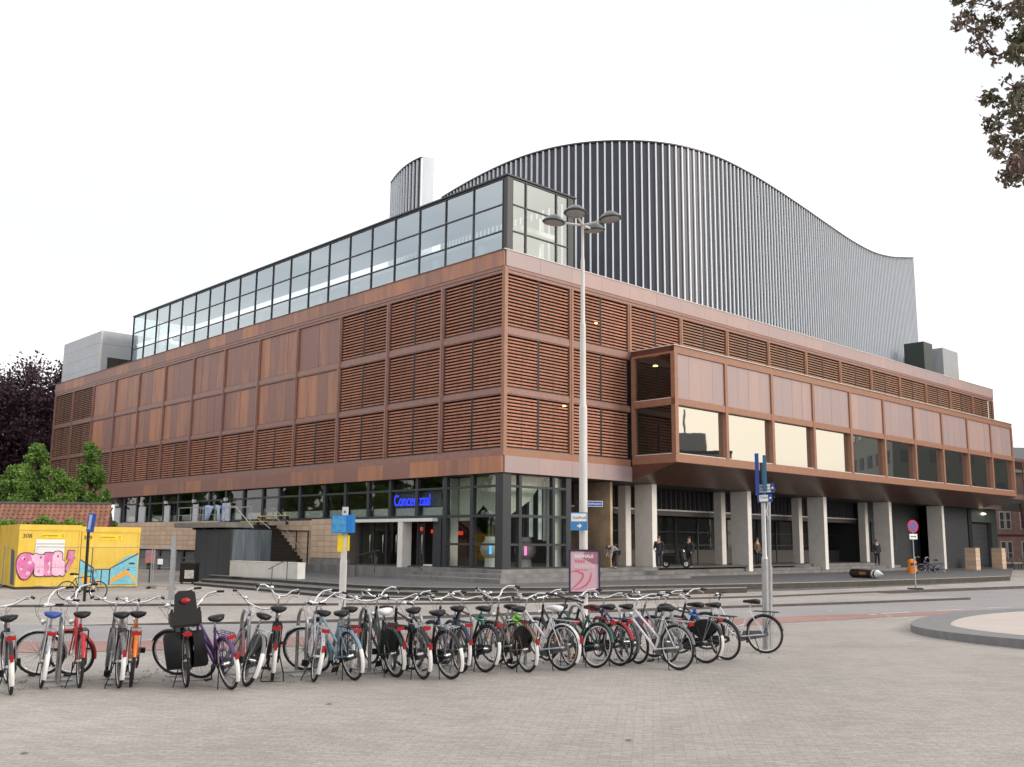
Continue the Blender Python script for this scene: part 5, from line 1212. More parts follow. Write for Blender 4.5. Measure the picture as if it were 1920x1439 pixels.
ME['reflector'] = mesh_of(MB().box(-.315, -.285, -.055, .055, .695, .745), 'rear_reflector')
ME['tail_light'] = mesh_of(MB().box(-.40, -.37, -.022, .022, .44, .53), 'tail_light'); ME['tail_light'].transform(Matrix.Translation((0, 0, 0)))
ME['seatpost'] = mesh_of(MB().tube([SC, SC+(SC-BB_).normalized()*.14], .0125, 8), 'seatpost')
ME['lamp'] = mesh_of(MB().lathe([(0, -.05), (.025, -.045), (.038, 0), (.036, .012), (0, .014)], 14, Matrix.Translation((.985, 0, .80)) @ Matrix.Rotation(R(90), 4, 'Y')), 'headlamp')
cs = MB()
for s_ in (-1, 1):
    cs.tube([BB_+Vector((0, .05*s_, 0)), BB_+Vector((.16*s_*.2, .06*s_, -.165*s_))], .009, 5)
    c_ = BB_+Vector((.032*s_, .11*s_, -.17*s_)); cs.box(c_.x-.045, c_.x+.045, c_.y-.045, c_.y+.045, c_.z-.012, c_.z+.012)
ME['crank'] = mesh_of(cs, 'cranks_and_pedals')
cg = MB(); cgp = [(BB_.x+.10*math.cos(a_), BB_.z+.10*math.sin(a_)) for a_ in [R(-80+160*k/8) for k in range(9)]]+[(0.02, WR+.06), (-.05, WR+.04), (-.06, WR-.02), (.0, WR-.055)]
cg.prism(cgp, .045, .072, Matrix.Rotation(R(90), 4, 'X')); ME['chaincase'] = mesh_of(cg, 'chain_guard')
sk = MB()
for s_ in (-1, 1):
    pts = [(.02, WR)]+[((WR+.01)*math.cos(R(a_)), WR+(WR+.01)*math.sin(R(a_))) for a_ in range(30, 141, 11)]
    sk.prism(pts, .040*s_, .043*s_, Matrix.Rotation(R(90), 4, 'X'))
ME['skirt'] = mesh_of(sk, 'coat_guard')
ME['stand'] = mesh_of(MB().tube([(.18, .05, .30), (.05, .16, .02), (.02, .17, .0)], .008, 5), 'kickstand')
ME['stand2'] = mesh_of(MB().tube([(.05, .07, .33), (-.02, .14, .10), (-.10, .15, .01), (-.12, .13, .0), (-.12, -.13, 0), (-.10, -.15, .01), (-.02, -.14, .10), (.05, -.07, .33)], .009, 6), 'double_kickstand')
cb = MB()
for s_ in (-1, 1): cb.tube([(.72, .28*s_, 1.10), (.98, .16*s_, 1.10), (1.03, .03*s_, .93), (.98, .01*s_, .75)], .0028, 4, cap=False)
ME['cables'] = mesh_of(cb, 'brake_cables')
LP_ = HB; ax_ = (HT-HB).normalized()
def paint(name, col, rough=.35, metal=0.): return mat(name+'_bike_paint', col, rough, metal, var=.18, scale=14)
P_BLK = paint('black', (.018, .018, .02)); P_SIL = paint('silver', (.45, .46, .47), .3, .7); P_RED = paint('red', (.45, .02, .025)); P_ORG = paint('orange', (.70, .17, .02)); P_PUR = paint('purple', (.10, .045, .16)); P_LBL = paint('light_blue', (.20, .32, .42)); P_GRN = paint('green', (.015, .10, .07)); P_WHT = paint('white', (.72, .72, .74)); P_GRY = paint('grey', (.16, .16, .17)); P_DGN = paint('dark_green', (.02, .04, .035)); P_TEAL = paint('teal', (.03, .22, .20)); P_NAVY = paint('navy', (.02, .035, .09)); P_BRZ = paint('bronze', (.16, .12, .08))
M_SPOKE = mat('spoke_steel', (.30, .30, .31), .35, .7)
def bike(label, u, v, th, paintm, lean=0., steer=0., kind='mixte', bar='dutch', saddle=None, tail=True, rack=True, skirt=False, case=True, stand=True, fat=False, guards=True, guardm=None, h=1.0, base=None, extra=None, rimm=None, group='bicycles parked in a row on the plaza', refl=True):
    th += random.uniform(-5, 5); lean += random.uniform(-3.5, 3.5)
    p = base or PG(u, v); rt = thing('bicycle', label, 'bicycle', tuple(p), 0, group)
    rt.matrix_basis = Matrix.Translation(p) @ Matrix.Rotation(R(90+th), 4, 'Z') @ Matrix.Rotation(R(lean), 4, 'X') @ Matrix.Scale(h, 4)
    S_ = Matrix.Translation(HB) @ Matrix.Rotation(R(steer), 4, ax_) @ Matrix.Translation(-HB)
    I_ = Matrix.Identity(4)
    for c_, Mx in ((RA, I_), (FA, S_)):
        w_ = link('wheel', ME['hub'], M_CHROME, rt, Mx @ Matrix.Translation(c_) @ Matrix.Rotation(random.uniform(0, 6), 4, 'Y'))
        link('tyre', ME['fat' if fat else 'tyre'], M_RUB, w_); link('rim', ME['rim'], rimm or M_CHROME, w_); link('spokes', ME['spokes'], M_SPOKE, w_)
    link('frame', ME['frame_'+kind], paintm, rt); link('fork', ME['fork'], paintm, rt, S_); link('seatpost', ME['seatpost'], M_CHROME, rt)
    link('saddle', ME['saddle'], saddle or M_BLK, rt, Matrix.Translation((.215, 0, .945)) @ Matrix.Scale(1.18, 4))
    hb = link('handlebar', ME['bar_'+bar], M_CHROME if bar != 'flat' else M_BLK, rt, S_)
    [link('grip', g_, M_BLK, hb) for g_ in ME['grip_'+bar]]; [link('brake_lever', g_, M_CHROME if bar != 'flat' else M_BLK, hb) for g_ in ME['lever_'+bar]]; link('bell', ME['bell_'+bar], M_CHROME, hb)
    link('brake_cables', ME['cables'], M_BLK, rt, S_); link('cranks_and_pedals', ME['crank'], M_BLK, rt, Matrix.Translation(BB_) @ Matrix.Rotation(random.uniform(0, 3), 4, 'Y') @ Matrix.Translation(-BB_))
    if guards:
        gm_ = guardm or paintm; link('rear_mudguard', ME['guard_r'], gm_, rt); link('front_mudguard', ME['guard_f'], gm_, rt, S_)
        if tail and (len(label) % 4 or 'white tail' in label):
            link('mudguard_tail', ME['guard_tail'], M_WHT, rt)
            if random.random() < .75: link('tail_light', ME['tail_light'], M_RED, rt)
        link('headlamp', ME['lamp'], random.choice((M_CHROME, M_BLK)), rt, S_)
    if rack: link('luggage_rack', ME['rack'], random.choice((M_BLK, M_ALU)) if paintm is not P_PUR else P_PUR, rt)
    if refl and (len(label) % 3): link('rear_reflector', ME['reflector'], M_RED, rt)
    if case: link('chain_guard', ME['chaincase'], M_BLK if paintm is not P_WHT else P_GRY, rt)
    if skirt: link('coat_guard', ME['skirt'], M_BLK, rt)
    if stand == 2: link('double_kickstand', ME['stand2'], M_BLK, rt)
    elif stand: link('kickstand', ME['stand'], M_BLK, rt)
    if extra: extra(rt)
    return rt
def x_childseat(rt):
    mb = MB(); prof = [(-.20, -.16), (.20, -.16), (.20, .0), (.15, .02), (.13, .25), (.08, .29), (-.08, .29), (-.13, .25), (-.15, .02), (-.20, .0)]
    mb.prism(prof, -.02, .03, Matrix.Translation((-.16, 0, .99)) @ Matrix.Rotation(R(90), 4, 'Z') @ Matrix.Rotation(R(98), 4, 'X')); cs_ = mb.build('child_seat_back', M_BLK, rt)
    for s_ in (-1, 1): MB().prism([(-.18, .84), (.14, .84), (.14, .96), (-.12, 1.02), (-.18, 1.05)], .16*s_, .19*s_, Matrix.Rotation(R(90), 4, 'X')).build('child_seat_side', M_BLK, rt)
    MB().box(-.18, .16, -.17, .17, .80, .85).build('child_seat_base', M_BLK, rt)
    MB().lathe([(0, 0), (.065, .0), (.06, .008), (0, .01)], 16, Matrix.Translation((-.195, 0, 1.15)) @ Matrix.Rotation(R(-82), 4, 'Y') @ Matrix.Diagonal((.6, 1, 1, 1))).build('round_reflector', M_RED, rt)
    for s_ in (-1, 1):
        mb = MB(); n_ = 9; vs_ = []
        for sx in (0, 1):
            for k in range(18):
                a_ = 2*math.pi*k/18; rx = .27*(1+.06*math.sin(5*a_)); rz = .24*(1+.05*math.cos(3*a_)); vs_.append((-.05+rx*math.cos(a_), (.075+sx*(.15+.04*math.sin(2*a_)))*s_, .50+rz*math.sin(a_)))
        vs_ += [(-.05, .27*s_, .48)]
        mb.add(vs_, [(k, (k+1) % 18, 18+(k+1) % 18, 18+k) for k in range(18)]+[(18+k, 18+(k+1) % 18, 36) for k in range(18)], True).build('pannier_bag', mat('black_canvas', (.006, .006, .007), .9, bump=.6, scale=9), rt)
    MB().box(-.27, -.262, -.15, -.07, .50, .56).build('grey_patch', mat('reflective_patch', (.3, .32, .34), .4), rt)
def x_bag(col, nm='saddle_cover'):
    def f(rt): 
        m_ = mat(nm+'_fabric', col, .6, var=.3, scale=20, bump=.4)
        mb = MB(); vs_ = []
        for x, hw, zt_, th in secs:
            for k in range(10): a_ = 2*math.pi*k/10; vs_.append((x*1.12, hw*1.15*math.cos(a_), zt_+(th*.55 if math.sin(a_) > 0 else th*1.35)*math.sin(a_)))
        mb.add(vs_, [(i*10+k, i*10+(k+1) % 10, (i+1)*10+(k+1) % 10, (i+1)*10+k) for i in range(len(secs)-1) for k in range(10)]+[tuple(range(9, -1, -1)), tuple(range(60, 70))], True)
        mb.build(nm, m_, rt, Matrix.Translation((.215, 0, .945)))
    return f
def x_ribbon(col, nm):
    def f(rt): MB().tube([(.27, -.03, .86), (.20, .04, .84), (.24, -.05, .80), (.30, .03, .78), (.16, .02, .74), (.10, -.03, .66)], [.022, .03, .025, .03, .018, .012], 6).build(nm, mat(nm+'_fabric', col, .6), rt)
    return f
def x_lock(col, nm='cable_lock'):
    def f(rt): MB().tube([(.33+.13*math.cos(a_), .05+.02*math.sin(2*a_), .64+.13*math.sin(a_)) for a_ in [k*math.pi/7 for k in range(13)]], .010, 6).build(nm, mat(nm+'_paint', col, .4), rt)
    return f
def x_orange(rt):
    for a_ in (.6, 3.7): MB().box(-.012, .012, -.004, .004, -.05, .05, Matrix.Translation((.20*math.cos(a_), .0, WR+.20*math.sin(a_)))).build('spoke_reflector', M_ORG, rt)
def x_redguard(rt): link('mudguard_sleeve', mesh_of(strip(arcpts(WR+.034, 95, 165), .034), 'mudguard_sleeve'), P_RED, rt)
def x_tag(rt):
    text('6', .13, M_WHT, rt, Matrix.Translation((.80, .02, .96)) @ Matrix.Rotation(R(-90), 4, 'Z') @ TXT_XZ, 'number_tag', .004)
def x_redtank(rt): MB().tube([HB+Vector((-.03, 0, -.03)), BB_+Vector((.05, 0, .05))], .026, 8).build('frame_sleeve', P_RED, rt)
def multi(*fs): return lambda rt: [f(rt) for f in fs]
random.seed(11)
W_S = mat('white_saddle_vinyl', (.75, .75, .76), .45); BL_S = mat('blue_saddle_vinyl', (.03, .07, .30), .5)
bike('black bicycle with white tail, cut by the left picture edge', 20, 1303, 30, P_BLK, -6, 5)
bike('silver bicycle with blue saddle and front wheel turned sideways beside the first stand', 76, 1291, 26, P_SIL, 3, 78, saddle=BL_S, stand=False)
bike('bright red bicycle with red mudguards and turned front wheel', 148, 1290, 24, P_RED, -2, 62, guardm=P_RED, tail=False, bar='high')
bike('dark grey bicycle with white tail between the red and orange bicycles', 222, 1291, 33, P_GRY, -3, -12, kind='diamond')
bike('orange bicycle with brown saddle at the second stand', 245, 1288, 20, P_ORG, 2, 6, saddle=M_BLK)
bike('black bicycle carrying a child seat and bulging black panniers', 349, 1289, 27, P_BLK, -3, 52, extra=x_childseat, tail=False, case=True)
bike('purple bicycle with white tail leaning left beside the child seat bicycle', 433, 1293, 34, P_PUR, -11, 30, guardm=P_PUR)
bike('silver bicycle with number six tag and tall leaning frame', 460, 1287, 30, P_GRY, 12, -28, kind='mixte', skirt=True, extra=multi(x_tag, x_redtank), fat=True)
bike('old black bicycle on a two-legged stand with raised handlebar', 510, 1277, 18, P_BLK, 4, -14, bar='high', skirt=True, stand=2, h=1.04)
bike('silver mixte bicycle with its front wheel turned hard left', 587, 1279, 24, P_SIL, 6, 66)
bike('light blue twin-tube bicycle with white tail near the bus stop pole', 664, 1276, 34, P_LBL, -7, 8)
bike('slim grey bicycle half hidden behind the light blue one', 652, 1266, 22, P_GRY, 3, -22, rack=False)
bike('dark green bicycle with white saddle and black coat guards', 742, 1270, 33, P_DGN, -4, -22, saddle=W_S, skirt=True, fat=True, extra=x_bag((.72, .73, .75), 'white_saddle_cover'))
bike('black bicycle with tall black handlebar standing behind the white-saddled one', 722, 1262, 24, P_BLK, 2, 12, bar='high', skirt=True)
bike('black roadster with heavy rear carrier and yellow-topped tail', 793, 1274, 30, P_BLK, -4, -16, kind='diamond', skirt=False, h=1.03)
bike('black bicycle with long white tail leaning left in the middle of the row', 845, 1274, 34, P_BLK, -9, 20)
bike('navy bicycle with silver-nosed saddle just behind the middle of the row', 864, 1262, 28, P_NAVY, -3, 14, kind='diamond', fat=True)
bike('black bicycle with teal cloth on its crossbar and bright chrome bar', 908, 1261, 38, P_BLK, 5, -10, kind='diamond', extra=x_ribbon((.03, .25, .22), 'teal_cloth'))
bike('bronze bicycle with green ribbon tied under its saddle', 989, 1261, 32, P_BRZ, -4, 18, bar='high', extra=x_ribbon((.25, .75, .05), 'green_ribbon'), skirt=True)
bike('slender grey-green bicycle behind the teal one', 958, 1254, 30, P_SIL, 2, -26, tail=True)
bike('white ladies bicycle with white saddle and orange spoke reflectors', 1054, 1258, 40, P_WHT, 3, 6, saddle=W_S, guardm=P_WHT, extra=x_orange, kind='mixte')
bike('dark bicycle with red tail light hidden behind the white ladies bicycle', 1070, 1250, 28, P_BLK, -4, 10)
bike('green bicycle with dark red saddle cover', 1115, 1253, 37, P_GRN, 6, -12, extra=x_bag((.32, .03, .05), 'red_saddle_cover'), bar='flat', guardm=P_GRN, rimm=M_WHT)
bike('black bicycle wearing a red mudguard sleeve and red lock', 1160, 1249, 36, P_BLK, -4, 18, extra=multi(x_redguard, x_lock((.5, .02, .03), 'red_lock')))
bike('purple-gripped silver bicycle behind the red-sleeved one', 1196, 1245, 34, P_PUR, -3, -16, guardm=P_BLK)
bike('white step-through bicycle with long twin tubes near the row end', 1272, 1257, 40, P_WHT, -5, -10, guardm=P_GRY, kind='mixte', extra=x_lock((.3, .3, .32), 'grey_cable_lock'))
bike('dark city bicycle standing upright behind the white step-through', 1252, 1243, 28, P_GRY, 2, -20)
bike('black gents bicycle with blue strap on its carrier', 1322, 1244, 38, P_BLK, 4, 10, kind='diamond', skirt=True, h=1.03, extra=x_ribbon((.03, .16, .55), 'blue_strap'))
bike('black bicycle with orange-red carrier reflector, second from the row end', 1362, 1238, 38, P_BLK, -3, 14, h=1.02)
bike('white single-tube bicycle at the right end of the row seen from its side', 1435, 1225.5, 62, P_WHT, -2, 4, guardm=P_BLK, kind='swan', saddle=M_BLK, bar='flat', h=1.06)
# distant bicycles
pm = PZ(205, 1124, -.45); 
bike('dark mountain bicycle leaning on the black sign pole before the containers', 0, 0, 92, P_NAVY, 4, -8, kind='diamond', bar='flat', rack=False, guards=False, case=False, refl=False, base=PZ(121, 1125, -.45)+Vector((0, 0, 0)), group='bicycles parked away from the row', stand=False).matrix_basis = Matrix.Translation(PZ(123, 1125.5, -.45)) @ Matrix.Rotation(R(6), 4, 'Z') @ Matrix.Rotation(R(-4), 4, 'X') @ Matrix.Scale(1.08, 4)
for i, (u, v, lab, pm_) in enumerate(((1762, 1077, 'dark red bicycle leaning beside the last white pillar', P_PUR), (1742, 1076, 'black bicycle in shade left of the last white pillar', P_BLK))):
    b_ = PZ(u, v, -.1); bike(lab, 0, 0, 0, pm_, base=b_, group='bicycles parked away from the row').matrix_basis = Matrix.Translation(b_) @ Matrix.Rotation(R(155+i*20), 4, 'Z') @ Matrix.Rotation(R(6), 4, 'X') @ Matrix.Scale(1.1, 4)
# ---- bicycle stands
stm = mat('brushed_stand_steel', (.40, .40, .40), .3, .75, var=.15, scale=12)
hoop = mesh_of(MB().tube([(0, 0, -.05), (0, 0, .72)]+[(.25-.25*math.cos(R(a_)), 0, .72+.22*math.sin(R(a_))) for a_ in range(15, 180, 15)]+[(.50, 0, .72), (.50, 0, -.05)], .026, 10), 'hoop')
plate = mesh_of(MB().box(-.11, .11, -.20, .20, .0, .012), 'foot_plate')
rp = [PG(109, 1286), PG(1265, 1238)]
for i in range(11):
    f_ = i/10.; u_ = [-12, 109, 228, 350, 462, 572, 692, 788, 883, 985, 1095, 1165, 1262][i+1 if i < 11 else 11]; v_ = 1286+(u_-109)*(1238-1286)/(1265-109)
    q_ = PG(u_, v_)
    t = thing('bicycle_stand', ['hoop stand right of the blue-saddled bicycle', 'hoop stand behind the orange bicycle', 'hoop stand beside the child seat bicycle', 'hoop stand in front of the number six bicycle', 'hoop stand left of the light blue bicycle', 'hoop stand left of the white-saddled green bicycle', 'hoop stand behind the heavy-carrier roadster', 'hoop stand left of the teal bicycle', 'hoop stand behind the bronze bicycle', 'hoop stand left of the green bicycle with red saddle', 'hoop stand behind the purple-gripped bicycle'][i], 'bicycle stand', tuple(q_), R(90+27), 'steel hoop bicycle stands')
    link('hoop', hoop, stm, t)
    for x in (0, .5): link('foot_plate', plate, mat('pale_foot_plate', (.42, .42, .41), .6), t, Matrix.Translation((x, 0, .004-.04*x*.0)))
q_ = PG(1262, 1240); t = thing('bicycle_stand', 'hoop stand under the white step-through bicycle', 'bicycle stand', tuple(q_), R(117), 'steel hoop bicycle stands'); link('hoop', hoop, stm, t)
for x in (0, .5): link('foot_plate', plate, MATS['pale_foot_plate'], t, Matrix.Translation((x, 0, .004)))

# ================================================================== PEOPLE
def skin(name, verts, edges, radii, m, parent=None, root=0, lvl=2):
    me = bpy.data.meshes.new(name); me.from_pydata(verts, edges, []); o = bpy.data.objects.new('tmp_skin', me); COL.objects.link(o)
    md = o.modifiers.new('s', 'SKIN'); sv = me.skin_vertices[0].data
    for i, r_ in enumerate(radii): sv[i].radius = (r_, r_) if not isinstance(r_, tuple) else r_
    sv[root].use_root = True
    ss = o.modifiers.new('d', 'SUBSURF'); ss.levels = lvl
    dg = bpy.context.evaluated_depsgraph_get(); m2 = bpy.data.meshes.new_from_object(o.evaluated_get(dg)); bpy.data.objects.remove(o)
    m2.name = name; m2.materials.clear(); m2.polygons.foreach_set('use_smooth', [True]*len(m2.polygons)); return link(name, m2, m, parent)
SKIN_ = mat('skin', (.48, .29, .21), .55, var=.05)
def person(label, loc, rz, top, legs, hair, J, coat=False):
    """J: joint positions. body is one continuous skin mesh; clothing and hair are its children"""
    names = ['pelvis', 'belly', 'chest', 'neck', 'head', 'crown', 'shL', 'elL', 'haL', 'fiL', 'shR', 'elR', 'haR', 'fiR', 'hiL', 'knL', 'anL', 'toL', 'hiR', 'knR', 'anR', 'toR']
    ix = {n_: i for i, n_ in enumerate(names)}; V_ = [J[n_] for n_ in names]
    E_ = [('pelvis', 'belly'), ('belly', 'chest'), ('chest', 'neck'), ('neck', 'head'), ('head', 'crown'), ('chest', 'shL'), ('shL', 'elL'), ('elL', 'haL'), ('haL', 'fiL'), ('chest', 'shR'), ('shR', 'elR'), ('elR', 'haR'), ('haR', 'fiR'), ('pelvis', 'hiL'), ('hiL', 'knL'), ('knL', 'anL'), ('anL', 'toL'), ('pelvis', 'hiR'), ('hiR', 'knR'), ('knR', 'anR'), ('anR', 'toR')]
    rad = dict(pelvis=.13, belly=.115, chest=.13, neck=.055, head=.095, crown=.07, sh=.06, el=.042, ha=.032, fi=.018, hi=.085, kn=.058, an=.04, to=.03)
    rr_ = [rad[n_] if n_ in rad else rad[n_[:2]] for n_ in names]
    body = skin('person', V_, [(ix[a_], ix[b__]) for a_, b__ in E_], rr_, SKIN_); body.location = loc; body.rotation_euler = (0, 0, rz); tag(body, label, 'person')
    def sub(nm, ns, es, k, m_):
        id_ = {n_: i for i, n_ in enumerate(ns)}; skin(nm, [J[n_] for n_ in ns], [(id_[a_], id_[b__]) for a_, b__ in es], [(rad[n_] if n_ in rad else rad[n_[:2]])*k+.014 for n_ in ns], m_, body)
    sub('jacket', ['belly', 'pelvis', 'chest', 'shL', 'elL', 'haL', 'shR', 'elR', 'haR'], [('belly', 'pelvis'), ('belly', 'chest'), ('chest', 'shL'), ('shL', 'elL'), ('elL', 'haL'), ('chest', 'shR'), ('shR', 'elR'), ('elR', 'haR')], 1.32, top)
    sub('trousers', ['pelvis', 'hiL', 'knL', 'anL', 'hiR', 'knR', 'anR'], [('pelvis', 'hiL'), ('hiL', 'knL'), ('knL', 'anL'), ('pelvis', 'hiR'), ('hiR', 'knR'), ('knR', 'anR')], 1.15, legs)
    for s_ in ('L', 'R'): skin('shoe', [J['an'+s_], tuple(Vector(J['an'+s_])+Vector((.0, -.0, -.04))), J['to'+s_]], [(0, 1), (1, 2)], [.045, .05, .04], M_BLK, body, lvl=1)
    h_ = Vector(J['head']); c_ = Vector(J['crown']); d_ = (c_-h_).normalized()
    MB().lathe([(.0, .115), (.05, .105), (.085, .07), (.098, .01), (.09, -.04)], 14, Matrix.Translation(h_+d_*.02+Vector((0, .02, 0)))).build('hair', hair, body)
    MB().tube([tuple(h_+Vector((0, -.085, -.005))), tuple(h_+Vector((0, -.115, -.03)))], [.010, .016], 6).build('nose', SKIN_, body)
    for s_ in (-1, 1): MB().lathe([(0, .012), (.011, 0), (0, -.012)], 8, Matrix.Translation(h_+Vector((.035*s_, -.088, .02)))).build('eye', M_BLK, body)
    return body
def standing(dx=0, arm=0):
    return dict(pelvis=(0, 0, .95), belly=(0, 0, 1.12), chest=(0, .01, 1.34), neck=(0, 0, 1.50), head=(0, -.01, 1.64), crown=(0, 0, 1.72), shL=(-.19, .01, 1.42), elL=(-.25, .02, 1.14), haL=(-.22, -.12-arm, .92+arm), fiL=(-.21, -.18-arm, .84+arm), shR=(.19, .01, 1.42), elR=(.25, .02, 1.14), haR=(.22, -.10, .90), fiR=(.22, -.14, .81), hiL=(-.1, 0, .88), knL=(-.11, -.03, .50), anL=(-.12, .02, .09), toL=(-.13, -.15, .04), hiR=(.1, 0, .88), knR=(.12, -.02, .50), anR=(.13, .03, .09), toR=(.15, -.14, .04))
def bending():
    J = standing(); J.update(pelvis=(0, .15, .92), belly=(0, .08, 1.05), chest=(0, -.18, 1.16), neck=(0, -.36, 1.17), head=(0, -.47, 1.10), crown=(0, -.53, 1.07), shL=(-.19, -.26, 1.14), elL=(-.20, -.30, .88), haL=(-.12, -.42, .70), fiL=(-.1, -.48, .64), shR=(.19, -.26, 1.14), elR=(.2, -.30, .88), haR=(.12, -.42, .70), fiR=(.10, -.48, .64), hiL=(-.1, .13, .86), hiR=(.1, .13, .86)); return J
dkj = mat('dark_coat', (.02, .02, .024), .85); lgt = mat('pale_grey_top', (.25, .245, .23), .8); jn = mat('dark_jeans', (.03, .035, .055), .85); brh = mat('brown_hair', (.06, .035, .02), .7); blh = mat('black_hair', (.015, .012, .01), .6); brc = mat('brown_jacket', (.13, .07, .04), .85)
p = PZ(1152, 1067, .6); person('person in a pale grey top bending forward in the dark arcade', (p.x, p.y, .61), R(-60), lgt, dkj, blh, bending())
p = PZ(1246, 1067, .6); person('person in dark clothes standing beside the parked scooter', (p.x-.25, p.y+.3, .61), R(-20), dkj, jn, brh, standing(arm=.15))
p = PZ(1421, 1063, .6); person('person in a brown jacket walking between the pillars behind the signpost', (p.x, p.y, .61), R(40), brc, dkj, brh, standing())
p = PZ(1640, 1061, .6); person('person in black beside the pillar near the fallen bollard', (p.x+.2, p.y, .61), R(10), dkj, dkj, blh, standing())
p = PZ(1258, 1067, .6)+Vector((1.3, 1.5, 0)); person('second person in dark clothes behind the parked scooter', (p.x, p.y, .61), R(-50), dkj, dkj, blh, standing(arm=.1))
# ---- motor scooter
p = PZ(1268, 1066, .6); t = thing('motor_scooter', 'black motor scooter parked on the plinth between the first pillars', 'scooter', (p.x, p.y, .61), R(-35))
for x in (-.62, .62):
    w_ = MB().tube([(0, -.06, 0), (0, .06, 0)], .04, 8).build('wheel', M_ALU, t, Matrix.Translation((x, 0, .24))); MB().tube(circ(.19, 20), .055, 8, closed=True).build('tyre', M_RUB, w_); MB().tube([(0, -.03, 0), (0, .03, 0)], .13, 14).build('rim', M_WHT, w_)
MB().prism([(-.75, .35), (-.1, .22), (.1, .22), (-.02, .55), (-.2, .68), (-.8, .72)], -.14, .14, Matrix.Rotation(R(90), 4, 'X')).build('rear_body', M_BLK, t)
MB().box(-.1, .4, -.15, .15, .20, .26).build('footboard', M_DSTEEL, t)
MB().prism([(.38, .22), (.5, .25), (.42, .85), (.34, .98), (.28, .95)], -.20, .20, Matrix.Rotation(R(90), 4, 'X')).build('leg_shield', M_BLK, t)
MB().tube([(.62, 0, .24), (.36, 0, 1.02)], .035, 8).build('steering_column', M_DSTEEL, t); MB().tube([(.22, -.32, 1.06), (.36, -.1, 1.02), (.36, .1, 1.02), (.22, .32, 1.06)], .02, 6).build('handlebar', M_BLK, t)
MB().box(-.72, -.02, -.13, .13, .73, .82).build('saddle', M_BLK, t); MB().lathe([(0, 0), (.09, .01), (.09, .05), (0, .08)], 14, Matrix.Translation((.45, 0, .93)) @ Matrix.Rotation(R(80), 4, 'Y')).build('headlamp', M_CHROME, t)
MB().box(-1.0, -.74, -.05, .05, .5, .58).build('tail_light', M_RED, t)
# ---- lobby lanterns and round table silhouettes
def lantern(label, u, v, x, s, m_, strip_):
    q_ = LH(u, v, 0, x); w_ = l2w(*q_); t = thing('hanging_lantern', label, 'lantern', (w_.x, w_.y, .6), 0); cz = q_.z-.6
    MB().lathe([(.0, -s), (s*.5, -s*.87), (s*.87, -s*.5), (s, 0), (s*.87, s*.5), (s*.5, s*.87), (0, s)], 22, Matrix.Translation((0, 0, cz))).build('globe', m_, t)
    MB().lathe([(s*.55, cz+s*.8), (s*.55, cz+s*1.15)], 20).build('collar', M_INL, t); MB().lathe([(s*.62, 0), (s*.55, .1), (s*.55, cz-s*.8)], 20).build('base', M_INL, t)
    for dx in (-.1, .1): MB().tube([(dx, 0, cz+s*1.1), (dx, 0, 4.85)], .012, 5).build('cord', M_ALU, t)
    MB().box(-.07, .07, -s*1.02, -s*.98, cz-s*.45, cz+s*.35).build('light_strip', strip_, t)
lantern('grey round floor lantern with blue strip behind the corner glass', 920, 1030, 1.6, .58, mat('grey_globe', (.42, .45, .47), .4), mat('lit_cyan', (.1, .5, 1), .4, emit=((.1, .5, 1.), 1.0)))
lantern('pink glowing round lantern behind the right corner glass', 985, 1032, 4.2, .62, mat('pinkish_globe', (.50, .36, .42), .4), mat('lit_pink', (1, .3, .6), .4, emit=((1., .25, .6), 1.2)))

# ================================================================== OVERHANGING TREE AT THE TOP RIGHT
t = thing('overhanging_tree', 'tree with bronze-green leaves whose branch tips hang into the top right corner', 'tree', (9.4, 12.5, 0.1))
YT = 11.0
cl = []; tips = []
def C_(u, v, r_, dy=0.):
    q_ = PY(u, v, YT+dy); cl.append((q_.x-9.4, q_.y-12.5, q_.z-.1, r_)); return q_-Vector((9.4, 12.5, .1))
br = MB()
spec = [[(1960, 20), (1915, 18), (1870, 15), (1835, 8), (1800, 3)], [(1960, 40), (1900, 22), (1868, 48), (1845, 50), (1820, 22), (1812, 34)], [(1960, 118), (1905, 112), (1870, 105), (1845, 95), (1820, 85)], [(1870, 105), (1838, 62), (1808, 45), (1790, 42)],
        [(1970, 60), (1935, 62), (1912, 66), (1902, 78)], [(1965, 150), (1930, 160), (1905, 165), (1880, 152)], [(1950, 200), (1915, 190), (1885, 195), (1860, 190), (1848, 182)], [(1925, 205), (1885, 215), (1862, 232), (1855, 245)], [(1960, 260), (1920, 270), (1890, 268), (1868, 260)],
        [(1965, 300), (1930, 310), (1905, 320), (1892, 332), (1900, 345)], [(1970, 280), (1930, 290), (1900, 300), (1878, 290)], [(1960, 90), (1925, 95), (1900, 100)], [(1965, 235), (1925, 232), (1900, 225)]]
random.seed(5)
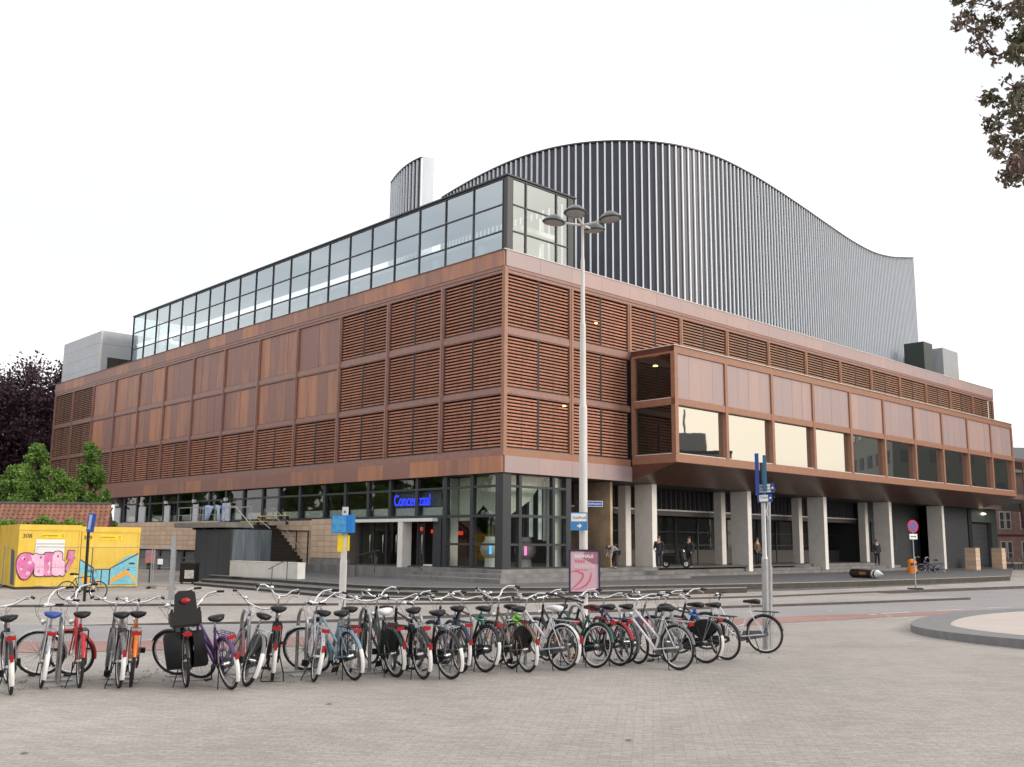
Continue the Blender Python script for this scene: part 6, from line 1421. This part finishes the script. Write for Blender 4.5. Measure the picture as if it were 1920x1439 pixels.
for k, line in enumerate(spec):
    dy = random.uniform(-.8, .8); pts = [PY(u, v, YT+dy)-Vector((9.4, 12.5, .1)) for u, v in line]
    br.tube([Vector((.3, .4, 4.5+k*.15)), pts[0]+Vector((.6, 0, .3))]+pts, [.05, .025]+[.012-.008*i/len(pts) for i in range(len(pts))], 5)
    for (u, v) in line[1:]:
        for _ in range(3): C_(u+random.uniform(-10, 10), v+random.uniform(-9, 9), random.uniform(.05, .12), dy)
for u in range(1905, 1960, 13):
    for v in list(range(-40, 70, 18))+list(range(175, 340, 17)):
        if random.random() < .5: C_(u+random.uniform(-8, 8), v+random.uniform(-6, 6), .13, random.uniform(-.6, .6))
br.build('branches', MATS['tree_bark'], t)
MB().tube([(.6, .6, -.3), (.5, .5, 3), (.3, .4, 5.5), (.6, .2, 9.5)], [.28, .22, .18, .08], 12).build('trunk', MATS['tree_bark'], t)
leaves('hanging_leaves', cl, 3400, .05, LR, t, 3, aspect=1.7)
crown = [(random.uniform(.6, 6), random.uniform(-3, 4), random.uniform(5.5, 11), random.uniform(.6, 1.1)) for _ in range(50)]
leaves('crown', [c for c in crown if c[0] > 1.2+max(0, (c[2]-6))*.1], 9000, .12, LR, t, 4)

# moss and litter where the paving is never swept
tw = thing('moss_tufts', 'small tufts of moss and weeds in the joints along the bicycle stands', 'moss'); tw['kind'] = 'stuff'
random.seed(9); ml = []
for i in range(260):
    u_ = random.uniform(-40, 1460); v_ = 1283-(u_-100)*.042+random.gauss(0, 9)-6
    q_ = PG(u_, v_); ml.append((q_.x, q_.y, q_.z+.004, random.uniform(.02, .09)))
o = leaves('moss', ml, 7000, .009, LG2, tw, 8); 
for v in o.data.vertices: v.co.z = max(v.co.z, G(v.co.y)+.002) if v.co.z < G(v.co.y)+.03 else G(v.co.y)+.01
lf = leafmat('fallen_leaf', (.16, .12, .03), (.22, .20, .05))
for k, (u_, v_, lab) in enumerate(((618, 1322, 'fallen leaf lying alone on the paving below the row'), (46, 1415, 'fallen leaf near the lower left corner of the paving'), (1180, 1390, 'fallen leaf on the open paving at lower right'))):
    q_ = PG(u_, v_); mb = MB(); mb.add([(-.05, 0, .006), (-.01, .028, .016), (.05, 0, .010), (-.01, -.028, .014)], [(0, 3, 2, 1)]); o = mb.build('fallen_leaf', lf); o.location = q_; tag(o, lab, 'leaf', 'fallen leaves on the plaza')
